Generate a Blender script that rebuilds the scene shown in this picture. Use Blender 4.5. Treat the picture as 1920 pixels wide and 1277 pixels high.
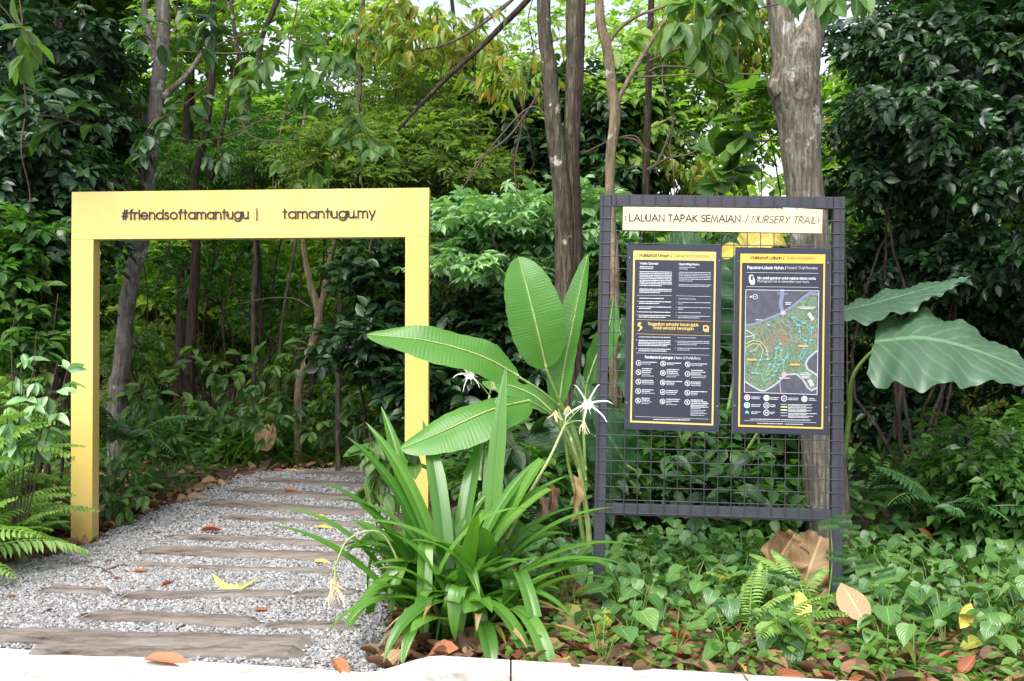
import bpy, math, random
import numpy as np
from mathutils import Vector, Matrix
R = math.radians
for o in list(bpy.data.objects): bpy.data.objects.remove(o)
sc = bpy.context.scene
col = sc.collection

# ------------------------------------------------------------------ camera, world, sun, exposure
F = 1867.0; HZ = 630.0; EYE = 1.5
cam = bpy.data.objects.new('camera', bpy.data.cameras.new('camera'))
cam.data.lens = 36.0 * F / 1920.0; cam.data.sensor_width = 36.0
cam.data.shift_y = -8.5 / 1920.0
cam.data.clip_start = 0.05; cam.data.clip_end = 2000
cam.location = (0, 0, EYE); cam.rotation_euler = (R(90), 0, 0)
col.objects.link(cam); sc.camera = cam

SUN_EL, SUN_AZ = 55.0, 205.0          # azimuth clockwise from +Y, where the light comes from
world = bpy.data.worlds.new('World'); sc.world = world; world.use_nodes = True
wn = world.node_tree
bgn = wn.nodes['Background']
sky = wn.nodes.new('ShaderNodeTexSky'); sky.sky_type = 'NISHITA'; sky.sun_disc = False
sky.sun_elevation = R(SUN_EL); sky.sun_rotation = R(SUN_AZ)
sky.air_density = 1.0; sky.dust_density = 3.5; sky.ozone_density = 1.0
bw = wn.nodes.new('ShaderNodeRGBToBW'); wn.links.new(sky.outputs[0], bw.inputs[0])      # thin overcast whitens the blue
wm = wn.nodes.new('ShaderNodeMix'); wm.data_type = 'RGBA'; wm.inputs[0].default_value = .72
wn.links.new(sky.outputs[0], wm.inputs[6]); wn.links.new(bw.outputs[0], wm.inputs[7]); wn.links.new(wm.outputs[2], bgn.inputs[0]); bgn.inputs[1].default_value = 0.15
sl = bpy.data.lights.new('sun', 'SUN'); sl.energy = 1.3; sl.angle = R(50); sl.color = (1, .96, .88)
so = bpy.data.objects.new('sun', sl); col.objects.link(so)
_d = Vector((math.sin(R(SUN_AZ)) * math.cos(R(SUN_EL)), math.cos(R(SUN_AZ)) * math.cos(R(SUN_EL)), math.sin(R(SUN_EL))))
so.rotation_euler = _d.to_track_quat('Z', 'Y').to_euler(); so.location = (0, 0, 20)
vs = sc.view_settings; vs.view_transform = 'Standard'; vs.look = 'None'; vs.gamma = 1; vs.use_curve_mapping = False
vs.exposure = 1.58
sc.cycles.max_bounces = 8; sc.cycles.diffuse_bounces = 4; sc.cycles.glossy_bounces = 2
sc.cycles.transmission_bounces = 4; sc.cycles.transparent_max_bounces = 4
sc.cycles.sample_clamp_indirect = 6

# ------------------------------------------------------------------ helpers
def W(px, py, d): return Vector(((px - 960) / F * d, d, EYE - (py - HZ) / F * d))   # a point at depth d
def G(px, py, z=0.0):
    d = (EYE - z) * F / (py - HZ); return Vector(((px - 960) / F * d, d, z))
def rng(s): return np.random.default_rng(s)
def sstep(a, b, x):
    t = np.clip((x - a) / (b - a), 0, 1); return t * t * (3 - 2 * t)
def fix(v): return np.asarray(v, float)
def norm(a): return a / np.maximum(np.linalg.norm(a, axis=-1, keepdims=True), 1e-9)

def tag(o, label=None, cat=None, group=None, kind=None):
    if label: o['label'] = label
    if cat: o['category'] = cat
    if group: o['group'] = group
    if kind: o['kind'] = kind
    return o
def link(name, data, parent=None, loc=None, rot=None, scale=None):
    o = bpy.data.objects.new(name, data); col.objects.link(o)
    if parent is not None: o.parent = parent
    if loc is not None: o.location = loc
    if rot is not None: o.rotation_euler = rot
    if scale is not None: o.scale = scale if hasattr(scale, '__len__') else (scale,) * 3
    return o
def thing(name, label, cat, loc=(0, 0, 0), rot=(0, 0, 0), group=None, scale=1):
    return tag(link(name, None, None, loc, rot, scale), label, cat, group)

class MB:
    """collects vertex / face blocks, links ONE mesh"""
    def __init__(s): s.V = []; s.Fq = []; s.Ft = []; s.U = []; s.n = 0; s.Mq = []; s.Mt = []
    def add(s, V, Fc, UV=None, m=0):
        V = fix(V).reshape(-1, 3); s.V.append(V)
        s.U.append(fix(UV).reshape(-1, 2) if UV is not None else np.zeros((len(V), 2)))
        Fc = np.asarray(Fc, dtype=np.int64)
        if Fc.size:
            if Fc.shape[1] == 4: s.Fq.append(Fc + s.n); s.Mq.append(np.full(len(Fc), m))
            else: s.Ft.append(Fc + s.n); s.Mt.append(np.full(len(Fc), m))
        s.n += len(V); return s
    def mesh(s, name, mats, smooth=False):
        me = bpy.data.meshes.new(name)
        V = np.concatenate(s.V); U = np.concatenate(s.U)
        q = np.concatenate(s.Fq) if s.Fq else np.zeros((0, 4), int); t = np.concatenate(s.Ft) if s.Ft else np.zeros((0, 3), int)
        mi = np.concatenate((s.Mq or [np.zeros(0, int)]) + (s.Mt or [np.zeros(0, int)])).astype(np.int32)
        li = np.concatenate([q.ravel(), t.ravel()]).astype(np.int32)
        ls = np.concatenate([np.arange(len(q)) * 4, len(q) * 4 + np.arange(len(t)) * 3]).astype(np.int32)
        me.vertices.add(len(V)); me.vertices.foreach_set('co', V.astype(np.float32).ravel())
        me.loops.add(len(li)); me.loops.foreach_set('vertex_index', li)
        me.polygons.add(len(ls)); me.polygons.foreach_set('loop_start', ls)
        me.polygons.foreach_set('material_index', mi)
        if smooth: me.polygons.foreach_set('use_smooth', np.ones(len(ls), bool))
        else: me.polygons.foreach_set('use_smooth', np.zeros(len(ls), bool))
        uv = me.uv_layers.new(name='UVMap'); uv.data.foreach_set('uv', U[li].astype(np.float32).ravel())
        for m in (mats if isinstance(mats, (list, tuple)) else [mats]): me.materials.append(m)
        me.update(calc_edges=True); return me
    def build(s, name, mats, parent=None, smooth=False, **k): return link(name, s.mesh(name, mats, smooth), parent, **k)
    def box(s, c, d, rot=None, m=0, bev=0.0):
        x, y, z = [v / 2 for v in d]
        if bev <= 0:
            P = np.array([[i * x, j * y, k * z] for i in (-1, 1) for j in (-1, 1) for k in (-1, 1)])
            Fc = [[0, 1, 3, 2], [4, 6, 7, 5], [0, 4, 5, 1], [2, 3, 7, 6], [0, 2, 6, 4], [1, 5, 7, 3]]
        else:
            b = bev; P = []
            for (i, j, k) in [(i, j, k) for i in (-1, 1) for j in (-1, 1) for k in (-1, 1)]:
                P += [[i * x, j * (y - b), k * (z - b)], [i * (x - b), j * y, k * (z - b)], [i * (x - b), j * (y - b), k * z]]
            idx = lambda i, j, k, a: ((i > 0) * 4 + (j > 0) * 2 + (k > 0)) * 3 + a
            Fc = []; T = []
            for i in (-1, 1): Fc.append([idx(i, -1, -1, 0), idx(i, 1, -1, 0), idx(i, 1, 1, 0), idx(i, -1, 1, 0)])
            for j in (-1, 1): Fc.append([idx(-1, j, -1, 1), idx(1, j, -1, 1), idx(1, j, 1, 1), idx(-1, j, 1, 1)])
            for k in (-1, 1): Fc.append([idx(-1, -1, k, 2), idx(1, -1, k, 2), idx(1, 1, k, 2), idx(-1, 1, k, 2)])
            for i in (-1, 1):
                for j in (-1, 1): Fc.append([idx(i, j, -1, 0), idx(i, j, -1, 1), idx(i, j, 1, 1), idx(i, j, 1, 0)])
                for k in (-1, 1): Fc.append([idx(i, -1, k, 0), idx(i, -1, k, 2), idx(i, 1, k, 2), idx(i, 1, k, 0)])
            for j in (-1, 1):
                for k in (-1, 1): Fc.append([idx(-1, j, k, 1), idx(-1, j, k, 2), idx(1, j, k, 2), idx(1, j, k, 1)])
            for i in (-1, 1):
                for j in (-1, 1):
                    for k in (-1, 1): T.append([idx(i, j, k, 0), idx(i, j, k, 1), idx(i, j, k, 2)])
        P = fix(P)
        if rot is not None: P = P @ np.array(rot).T
        P = P + fix(c); n0 = s.n
        s.add(P, Fc, m=m)
        if bev > 0: s.Ft.append(np.asarray(T) + n0); s.Mt.append(np.full(len(T), m))
        return s
    def tube(s, pts, rad, n=8, m=0, rough=0.0, seed=0, cap=True):
        pts = fix(pts); rad = np.broadcast_to(fix(rad), (len(pts),)); g = rng(seed)
        T = norm(np.gradient(pts, axis=0)); up = np.array([0.13, 0.31, 0.94]) if abs(T[0, 2]) < .9 else np.array([1., 0.1, 0])
        V = []; U = []; a = np.linspace(0, 2 * np.pi, n, endpoint=False)
        ph = g.random(3) * 6.28; x = norm(np.cross(up, T[0])); L = 0
        for i, (p, t, r) in enumerate(zip(pts, T, rad)):
            x = norm(x - t * np.dot(x, t)); y = np.cross(t, x)
            rr = r * (1 + rough * (np.sin(2 * a + ph[0] + i * .21) * .5 + np.sin(3 * a + ph[1] - i * .33) * .35 + g.normal(0, .25, n)))
            V.append(p + np.outer(np.cos(a) * rr, x) + np.outer(np.sin(a) * rr, y))
            if i: L += np.linalg.norm(pts[i] - pts[i - 1])
            U.append(np.stack([a / 6.283, np.full(n, L)], 1))
        k = len(pts); Fc = [[i * n + j, i * n + (j + 1) % n, (i + 1) * n + (j + 1) % n, (i + 1) * n + j] for i in range(k - 1) for j in range(n)]
        V = np.concatenate(V); U = np.concatenate(U); n0 = s.n
        s.add(V, Fc, U, m)
        if cap:
            for base, c in ((0, pts[0]), ((k - 1) * n, pts[-1])):
                n1 = s.n; s.add([c], np.zeros((0, 3), int), [[0, 0]])
                s.Ft.append(np.array([[n0 + base + j, n0 + base + (j + 1) % n, n1] for j in range(n)])); s.Mt.append(np.full(n, m))
        return s

def spline(P, n):
    """Catmull-Rom through P"""
    P = fix(P); Q = np.vstack([2 * P[0] - P[1], P, 2 * P[-1] - P[-2]]); out = []
    t = np.linspace(0, len(P) - 1 - 1e-6, n)
    for u in t:
        i = int(u); f = u - i; a, b, c, d = Q[i], Q[i + 1], Q[i + 2], Q[i + 3]
        out.append(.5 * ((2 * b) + (-a + c) * f + (2 * a - 5 * b + 4 * c - d) * f * f + (-a + 3 * b - 3 * c + d) * f ** 3))
    return np.array(out)

# ------------------------------------------------------------------ materials
class NT:
    def __init__(s, name):
        s.m = bpy.data.materials.new(name); s.m.use_nodes = True; s.t = s.m.node_tree; s.p = s.t.nodes['Principled BSDF']; s.out = s.t.nodes['Material Output']
    def n(s, typ, **k):
        o = s.t.nodes.new(typ)
        for a, b in k.items():
            if a.startswith('i_'):
                key = a[2:]; key = int(key) if key.isdigit() else key.replace('_', ' ')
                o.inputs[key].default_value = b
            else: setattr(o, a, b)
        return o
    def l(s, a, b): s.t.links.new(a, b)
    def ramp(s, fac, stops, interp='LINEAR'):
        r = s.n('ShaderNodeValToRGB'); e = r.color_ramp; e.interpolation = interp
        while len(e.elements) > len(stops): e.elements.remove(e.elements[-1])
        while len(e.elements) < len(stops): e.elements.new(.5)
        for el, (p, c) in zip(e.elements, stops): el.position = p; el.color = (*c, 1) if len(c) == 3 else c
        s.l(fac, r.inputs[0]); return r.outputs[0]
    def noise(s, scale, detail=4, rough=.6, vec=None, **k):
        o = s.n('ShaderNodeTexNoise'); o.inputs['Scale'].default_value = scale; o.inputs['Detail'].default_value = detail; o.inputs['Roughness'].default_value = rough
        if vec is not None: s.l(vec, o.inputs['Vector'])
        return o.outputs['Fac']
    def mix(s, fac, a, b, mode='MIX'):
        o = s.n('ShaderNodeMix', data_type='RGBA', blend_type=mode)
        for v, i in ((fac, 0), (a, 6), (b, 7)):
            if hasattr(v, 'is_linked') or isinstance(v, bpy.types.NodeSocket): s.l(v, o.inputs[i])
            elif i == 0: o.inputs[0].default_value = v
            else: o.inputs[i].default_value = (*v, 1)
        return o.outputs[2]
    def math(s, op, a, b=None, c=None):
        o = s.n('ShaderNodeMath', operation=op)
        for i, v in enumerate((a, b, c)):
            if v is None: continue
            if isinstance(v, bpy.types.NodeSocket): s.l(v, o.inputs[i])
            else: o.inputs[i].default_value = v
        return o.outputs[0]
    def bump(s, h, strength=.4, dist=.01):
        b = s.n('ShaderNodeBump'); b.inputs['Strength'].default_value = strength; b.inputs['Distance'].default_value = dist
        s.l(h, b.inputs['Height']); s.l(b.outputs[0], s.p.inputs['Normal']); return b.outputs[0]
    def obj(s, scale=(1, 1, 1)):
        c = s.n('ShaderNodeTexCoord'); m = s.n('ShaderNodeMapping'); m.inputs['Scale'].default_value = scale
        s.l(c.outputs['Object'], m.inputs[0]); return m.outputs[0]
    def geo(s): return s.n('ShaderNodeNewGeometry')
    def set(s, **k):
        for a, b in k.items(): s.p.inputs[a.replace('_', ' ')].default_value = b
        return s

def leafmat(name, cols, trans=.35, rough=.42, spec=.5, vein=0, tint=(1.5, 1.9, .55), vscale=9, spots=0, worldvar=0, vw=.06, vb=.6):
    t = NT(name); g = t.geo(); oi = t.n('ShaderNodeObjectInfo')
    f = t.math('FRACT', t.math('ADD', g.outputs['Random Per Island'], oi.outputs['Random']))
    k = len(cols); c = t.ramp(f, [(i / max(k - 1, 1), cc) for i, cc in enumerate(cols)])
    if worldvar:
        w = t.noise(1.1, 2, vec=g.outputs['Position']); c = t.mix(1.0, c, t.ramp(w, [(.3, (1 - worldvar,) * 3), (.7, (1 + worldvar,) * 3)]), 'MULTIPLY')
    if vein or spots:
        uv = t.n('ShaderNodeUVMap'); sp = t.n('ShaderNodeSeparateXYZ'); t.l(uv.outputs[0], sp.inputs[0])
        au = t.math('ABSOLUTE', sp.outputs[0])
    if vein:
        ph = t.math('SUBTRACT', t.math('MULTIPLY', sp.outputs[1], vscale), t.math('MULTIPLY', au, vein))
        w = t.math('PINGPONG', ph, .5)                       # side veins
        mid = t.math('LESS_THAN', au, .045)
        sv = t.math('LESS_THAN', w, vw)
        v = t.math('MAXIMUM', mid, t.math('MULTIPLY', sv, .35))
        c = t.mix(t.math('MULTIPLY', v, .55), c, tuple(min(1, x * 2.2 + .03) for x in cols[len(cols) // 2]))
        b = t.n('ShaderNodeBump'); b.inputs['Strength'].default_value = vb; b.inputs['Distance'].default_value = .004
        t.l(w, b.inputs['Height']); t.l(b.outputs[0], t.p.inputs['Normal'])
    if spots:
        nz = t.noise(40, 3, vec=g.outputs['Position']); c = t.mix(t.ramp(nz, [(.62, (0, 0, 0)), (.7, (1, 1, 1))]), c, (.16, .09, .03))
    t.l(c, t.p.inputs['Base Color']); t.p.inputs['Roughness'].default_value = rough; t.p.inputs['Specular IOR Level'].default_value = spec
    tr = t.n('ShaderNodeBsdfTranslucent'); t.l(t.mix(1.0, c, tint, 'MULTIPLY'), tr.inputs[0])
    mx = t.n('ShaderNodeMixShader'); mx.inputs[0].default_value = trans
    t.l(t.p.outputs[0], mx.inputs[1]); t.l(tr.outputs[0], mx.inputs[2]); t.l(mx.outputs[0], t.out.inputs[0]); return t.m

def plain(name, c, rough=.6, spec=.4, metal=0, nz=0, nscale=30, bump=0):
    t = NT(name); t.set(Roughness=rough, Metallic=metal, Specular_IOR_Level=spec)
    if nz or bump:
        f = t.noise(nscale, 5, .65, t.obj())
        t.l(t.ramp(f, [(.25, tuple(x * (1 - nz) for x in c)), (.75, tuple(min(1, x * (1 + nz)) for x in c))]), t.p.inputs[0])
        if bump: t.bump(f, bump, .004)
    else: t.p.inputs[0].default_value = (*c, 1)
    return t.m

def barkmat(name, c0, c1, lichen=.0, streak=5):
    t = NT(name); v = t.obj((1, 1, .14 if streak > 3 else .5)); g = t.geo()
    f = t.noise(38 if streak > 3 else 16, 6, .7, v); f2 = t.noise(11, 5, .7, t.obj((1, 1, .6)))
    c = t.ramp(f, [(.3, c0), (.68, c1)])
    c = t.mix(t.ramp(f2, [(.42, (0, 0, 0)), (.62, (.6,) * 3)]), c, tuple(x * .55 for x in c0))
    if lichen:
        f3 = t.noise(5.5, 3, .75, t.obj()); c = t.mix(t.ramp(f3, [(.66 - lichen * .1, (0, 0, 0)), (.70 - lichen * .1, (1, 1, 1))]), c, (.42, .42, .38))
    t.set(Roughness=.9, Specular_IOR_Level=.2)
    cr = t.noise(46, 7, .62, t.obj((1, 1, .10))); cr2 = t.noise(150, 4, .7, t.obj((1, 1, .3)))
    k = t.ramp(cr, [(.40, (1, 1, 1)), (.47, (.25,) * 3), (.52, (0, 0, 0))])
    c = t.mix(t.math('MULTIPLY', k, .5 if streak > 3 else .2), c, tuple(x * .4 for x in c0)); t.l(c, t.p.inputs[0])
    h = t.math('ADD', t.math('MULTIPLY', t.ramp(cr, [(.36, (0, 0, 0)), (.56, (1, 1, 1))]), 2.0), cr2)
    t.bump(h, .8, .012); return t.m

M = {}
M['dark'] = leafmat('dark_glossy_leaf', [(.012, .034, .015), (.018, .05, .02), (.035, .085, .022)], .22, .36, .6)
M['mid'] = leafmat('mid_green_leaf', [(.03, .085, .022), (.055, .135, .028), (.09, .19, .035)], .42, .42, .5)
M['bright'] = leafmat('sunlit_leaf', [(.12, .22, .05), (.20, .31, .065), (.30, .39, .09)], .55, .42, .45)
M['yellow'] = leafmat('yellowing_leaf', [(.12, .24, .045), (.17, .28, .05), (.20, .30, .05), (.22, .30, .05), (.28, .30, .05), (.36, .26, .045)], .55, .45, .4, tint=(1.5, 1.5, .5))
M['pale'] = leafmat('pale_shrub_leaf', [(.12, .24, .11), (.22, .38, .18), (.32, .48, .26)], .3, .34, .5)
M['olive'] = leafmat('olive_fine_leaf', [(.07, .13, .04), (.12, .18, .05), (.20, .23, .07)], .5, .45, .4)
M['big'] = leafmat('large_leaf', [(.04, .10, .025), (.08, .165, .035), (.14, .235, .05)], .40, .38, .5, vein=4)
M['bigdark'] = leafmat('large_dark_leaf', [(.02, .055, .02), (.03, .08, .025), (.06, .14, .03)], .3, .34, .6, vein=4)
M['cover'] = leafmat('pepper_leaf', [(.045, .12, .035), (.075, .17, .045), (.12, .23, .05)], .22, .26, .6, vein=3.2, vscale=5)
M['coveryel'] = leafmat('yellow_pepper_leaf', [(.18, .22, .03), (.28, .27, .04)], .3, .35, .5, vein=3.2, vscale=5, spots=1)
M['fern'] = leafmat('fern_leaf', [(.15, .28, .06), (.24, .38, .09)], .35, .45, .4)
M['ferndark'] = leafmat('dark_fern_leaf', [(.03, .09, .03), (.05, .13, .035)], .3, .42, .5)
M['grass'] = leafmat('grass_blade', [(.05, .13, .02), (.09, .20, .03), (.14, .24, .05)], .35, .45, .4)
M['lily'] = leafmat('lily_leaf', [(.05, .15, .022), (.08, .21, .03), (.12, .26, .04)], .32, .28, .6, tint=(1.5, 1.8, .5))
M['banana'] = leafmat('banana_leaf', [(.07, .20, .035), (.09, .24, .04)], .35, .33, .5, vein=.8, vscale=46, vw=.06, vb=.18)
M['taro'] = leafmat('taro_leaf', [(.05, .10, .06), (.065, .125, .072)], .2, .36, .5, vein=3, vscale=9, vw=.1)
M['tarodark'] = leafmat('taro_leaf_dark', [(.035, .10, .035), (.05, .13, .05)], .3, .4, .5, vein=5, vscale=6)
M['litter'] = leafmat('dry_leaf', [(.05, .028, .018), (.14, .075, .045), (.26, .14, .08), (.10, .055, .035), (.36, .25, .12), (.17, .11, .07), (.06, .038, .025)], .12, .6, .3, tint=(1.5, 1.0, .5), vein=4, vscale=8)
M['litterorange'] = leafmat('orange_dry_leaf', [(.26, .085, .04), (.38, .15, .07), (.18, .055, .03)], .15, .5, .4, tint=(1.5, 1.0, .5), vein=4, vscale=8)
M['litteryellow'] = leafmat('yellow_fallen_leaf', [(.58, .44, .07), (.62, .5, .12)], .2, .5, .4, tint=(1.2, 1.1, .5), vein=4, vscale=8)
M['palefall'] = leafmat('pale_fallen_leaf', [(.5, .5, .16), (.55, .55, .2)], .2, .5, .4, tint=(1.2, 1.1, .5), vein=4, vscale=8)
M['littertan'] = leafmat('tan_dry_leaf', [(.32, .20, .11), (.42, .28, .16)], .2, .6, .3, tint=(1.3, 1.0, .6), vein=3, vscale=8)
M['stem'] = plain('green_stem', (.16, .26, .06), .5, nz=.3)
M['stempale'] = plain('pale_stem', (.26, .33, .12), .5, nz=.3)
M['petal'] = leafmat('white_petal', [(.8, .82, .75), (.85, .86, .8)], .3, .5, .3, tint=(1, 1, .95))
M['wither'] = plain('withered_flower', (.55, .42, .26), .8, nz=.3)
M['barkgrey'] = barkmat('grey_bark', (.12, .105, .09), (.34, .31, .28), .35, 3)
M['barkdark'] = barkmat('dark_bark', (.03, .022, .018), (.10, .07, .055), 0)
M['barkbrown'] = barkmat('brown_bark', (.05, .044, .032), (.19, .165, .12), .28)
M['barkpale'] = barkmat('pale_bark', (.17, .13, .08), (.34, .27, .18), .2, 3)
M['barkbig'] = barkmat('ridged_bark', (.12, .105, .08), (.36, .325, .265), .45)
M['twig'] = plain('twig_bark', (.07, .05, .035), .85, nz=.4)

# ------------------------------------------------------------------ leaf templates and scattering
def template(profile, n=3, fold=.18, curl=.12, cross=1):
    """leaf along +Y, half-width profile(y), folded on its midrib; returns V, F, UV"""
    ys = np.linspace(0, 1, n + 1); us = np.linspace(-1, 1, 2 * cross + 1); V = []; U = []
    for y in ys:
        w = profile(y)
        for u in us: V.append([u * w, y, fold * .32 * abs(u) * w - curl * y * y]); U.append([u, y])
    k = len(us); Fc = [[i * k + j, i * k + j + 1, (i + 1) * k + j + 1, (i + 1) * k + j] for i in range(n) for j in range(k - 1)]
    return np.array(V), np.array(Fc), np.array(U)
ell = lambda y: max(.02, math.sin(math.pi * min(1, y ** .85)) ** .8) * (1 if y < .97 else .3)
obo = lambda y: max(.03, math.sin(math.pi * y ** 1.35) ** .8)
heart = lambda y: max(.02, 1.02 * (math.sin(math.pi * min(1, (y * .93 + .07)) ** .62)) ** .85)
TL = template(ell, 3, .3, .22); TLm = template(ell, 5, .3, .2); TLb = template(ell, 8, .25, .18, 2)
TOb = template(obo, 8, .2, .15, 2); THt = template(heart, 8, .22, .22, 2); TN = template(lambda y: max(.04, math.sin(math.pi * y ** .7)), 2, .2, .25)

def leaves(mb, T, P, D, N, L, Wd, m=0):
    V, Fc, U = T; P, D, N = fix(P), norm(fix(D)), fix(N)
    N = norm(N - D * np.sum(N * D, 1, keepdims=True)); X = np.cross(D, N); n = len(P)
    L = np.broadcast_to(L, (n,)); Wd = np.broadcast_to(Wd, (n,))
    A = P[:, None] + X[:, None] * (V[None, :, 0, None] * Wd[:, None, None]) + D[:, None] * (V[None, :, 1, None] * L[:, None, None]) \
        + N[:, None] * ((V[None, :, 2, None]) * L[:, None, None])
    k = len(V); idx = (Fc[None] + (np.arange(n) * k)[:, None, None]).reshape(-1, 4)
    mb.add(A.reshape(-1, 3), idx, np.tile(U, (n, 1)), m); return mb

def frames(axis, up):
    a = norm(fix(axis)); u = fix(up); n = norm(u - a * np.sum(a * u, 1, keepdims=True)); x = np.cross(a, n)
    return np.stack([x, a, n], 2)                           # columns: side, along, up

def sprig(kind, g, k, sl):
    """local leaves of one sprig: P, D, N"""
    if kind == 'alt':
        t = np.linspace(.15, 1, k); s = np.where(np.arange(k) % 2 == 0, 1., -1.); s[-1] = 0
        P = np.stack([0 * t, t * sl, -.15 * t * t * sl], 1); D = np.stack([s * .85, np.full(k, .6), g.normal(-.15, .2, k)], 1); N = np.stack([-.15 * s, g.normal(0, .2, k), np.full(k, 1.)], 1)
    elif kind == 'whorl':
        a = np.linspace(0, 2 * np.pi, k, endpoint=False) + g.random() * 6
        P = np.zeros((k, 3)); P[:, 1] = sl; D = np.stack([np.cos(a), .25 + np.sin(a), np.full(k, -.25)], 1); N = np.tile([0, 0, 1.], (k, 1))
    elif kind == 'droop':
        a = g.random(k) * 6.28; t = g.random(k)
        P = np.stack([0 * t, t * sl, 0 * t], 1); D = np.stack([np.cos(a) * .7, .4 + .4 * np.sin(a), g.normal(-.8, .25, k)], 1); N = np.stack([np.cos(a), np.full(k, .4), np.full(k, .7)], 1)
    return P, D, N

def foliage(name, blobs, nclump, nspr, cr, kind, k, sl, L, Wd, mat, seed, T=TL, droop=.2, flat=.6, shell=2.2, upbias=0.3, twig=True):
    g = rng(seed); mb = MB(); blobs = fix(blobs)
    vol = np.prod(blobs[:, 3:], 1) ** .7; pick = g.choice(len(blobs), nclump, p=vol / vol.sum())
    dv = norm(g.normal(size=(nclump, 3))); rr = g.random(nclump) ** (1 / shell)
    C = blobs[pick, :3] + dv * rr[:, None] * blobs[pick, 3:]
    cen = blobs[pick, :3]
    ci = np.repeat(np.arange(nclump), nspr); n = len(ci)
    off = norm(g.normal(size=(n, 3))) * (g.random(n) ** .5)[:, None] * cr * (.6 + .8 * g.random(nclump))[ci][:, None]; off[:, 2] *= flat
    S = C[ci] + off
    ax = norm(off) + .7 * norm(S - cen[ci]) + g.normal(0, .35, (n, 3)); ax[:, 2] = ax[:, 2] * .5 - droop + upbias * .3
    up = np.tile([0, 0, 1.], (n, 1)) + g.normal(0, .28, (n, 3))
    Fm = frames(ax, up)
    nv = 6; var = [sprig(kind, g, k, sl) for _ in range(nv)]; vi = g.integers(0, nv, n)
    VP = np.array([v[0] for v in var])[vi]; VD = np.array([v[1] for v in var])[vi]; VN = np.array([v[2] for v in var])[vi]
    P = np.einsum('nij,nkj->nki', Fm, VP) + S[:, None]; D = np.einsum('nij,nkj->nki', Fm, VD); N = np.einsum('nij,nkj->nki', Fm, VN)
    P = P.reshape(-1, 3); D = D.reshape(-1, 3) + g.normal(0, .15, P.shape); N = N.reshape(-1, 3) + g.normal(0, .25, P.shape)
    s = .65 + .6 * g.random(len(P)); leaves(mb, T, P, D, N, L * s, Wd * s)
    return mb.mesh(name, [mat], smooth=True)

def wood(C0, C1, r0, r1, n=7, wob=.05, seed=0):
    g = rng(seed); a, b = fix(C0), fix(C1); t = np.linspace(0, 1, n)[:, None]
    p = a + (b - a) * t; p[1:-1] += g.normal(0, wob, (n - 2, 3)) * np.linalg.norm(b - a) * .5
    return spline(p, n * 2), np.linspace(r0, r1, n * 2)

# ------------------------------------------------------------------ ground, path, kerb
def kerb_y(x): return 4.285 - .19 * x
def hgt(x, y):
    """terrain height"""
    x = fix(x); y = fix(y)
    bed = sstep(-.75, -.1, x + (y - 5) * .05) * .05 * (1 - sstep(9, 12, y) * 0)
    back = .05 * np.maximum(0, y - 12)
    left = sstep(3.2, 4.4, -x) * .06 * sstep(5.5, 7.5, y)
    n = .02 * np.sin(x * 2.3 + y * 1.1) * np.sin(y * 1.7 - x) * sstep(.2, 1.0, x) + .02 * np.sin(x * 3 + 1) * np.sin(y * 2.2) * sstep(12, 13, y)
    return bed + back + left + n - .012
xs = np.concatenate([-np.geomspace(150, 9, 14), np.arange(-8.5, 8.6, .25), np.geomspace(9, 150, 14)])
ys = np.concatenate([-np.geomspace(150, 4, 10), np.arange(-3, 4.05, 1.0), [4.1], np.arange(4.2, 20, .25), np.geomspace(20.5, 200, 16)])
XX, YY = np.meshgrid(xs, ys); ZZ = np.where(YY < 4.15 + 0 * XX, np.minimum(hgt(XX, YY), -.03), hgt(XX, YY)); ZZ = np.where(YY < kerb_y(XX) - .04, -.12, ZZ)
ZZ = np.minimum(ZZ, 6)
nx = len(xs); fc = [[j * nx + i, j * nx + i + 1, (j + 1) * nx + i + 1, (j + 1) * nx + i] for j in range(len(ys) - 1) for i in range(nx - 1)]
t = NT('forest_soil'); f = t.noise(3, 6, .7, t.obj()); f2 = t.noise(24, 5, .7, t.obj())
c = t.ramp(f2, [(.3, (.035, .022, .014)), (.55, (.09, .055, .035)), (.72, (.16, .10, .06))])
c = t.mix(t.ramp(f, [(.4, (0, 0, 0)), (.6, (.6,) * 3)]), c, (.05, .04, .025)); t.l(c, t.p.inputs[0]); t.set(Roughness=.95); t.bump(f2, .8, .03)
MB().add(np.stack([XX, YY, ZZ], 2), fc).build('ground', [t.m], smooth=True)['kind'] = 'structure'

PATH = [(-420, 1130), (-150, 1092), (0, 1062), (60, 1052), (110, 1040), (190, 1014), (260, 978), (330, 947), (400, 917), (480, 889), (560, 882), (700, 879), (800, 882), (905, 888), (1000, 900),
        (1010, 925), (860, 935), (760, 950), (712, 985), (700, 1040), (702, 1100), (716, 1150), (735, 1200), (745, 1240)]
pw = [G(*p) for p in PATH]; pw = [(v.x, v.y) for v in pw]
xa, xb = pw[-1][0] + .03, -3.9
pw += [(xa, kerb_y(xa) - .02), (xb, kerb_y(xb) - .02)]
PP = spline([(a, b, 0) for a, b in pw[:-2]], 110)[:, :2]; PP = np.vstack([PP, fix(pw[-2:])])
def inpoly(P, poly):
    x, y = P[:, 0], P[:, 1]; r = np.zeros(len(P), bool); j = len(poly) - 1
    for i in range(len(poly)):
        xi, yi = poly[i]; xj, yj = poly[j]
        cnd = ((yi > y) != (yj > y)) & (x < (xj - xi) * (y - yi) / (yj - yi + 1e-12) + xi); r ^= cnd; j = i
    return r
import mathutils.geometry as mg
tri = mg.tessellate_polygon([[Vector((a, b, 0)) for a, b in PP]])
t = NT('fine_gravel'); v = t.n('ShaderNodeTexVoronoi'); v.inputs['Scale'].default_value = 75; v.inputs['Randomness'].default_value = 1; t.l(t.obj((1, 1, 0)), v.inputs[0])
sv = t.n('ShaderNodeSeparateColor'); t.l(v.outputs['Color'], sv.inputs[0])
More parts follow.
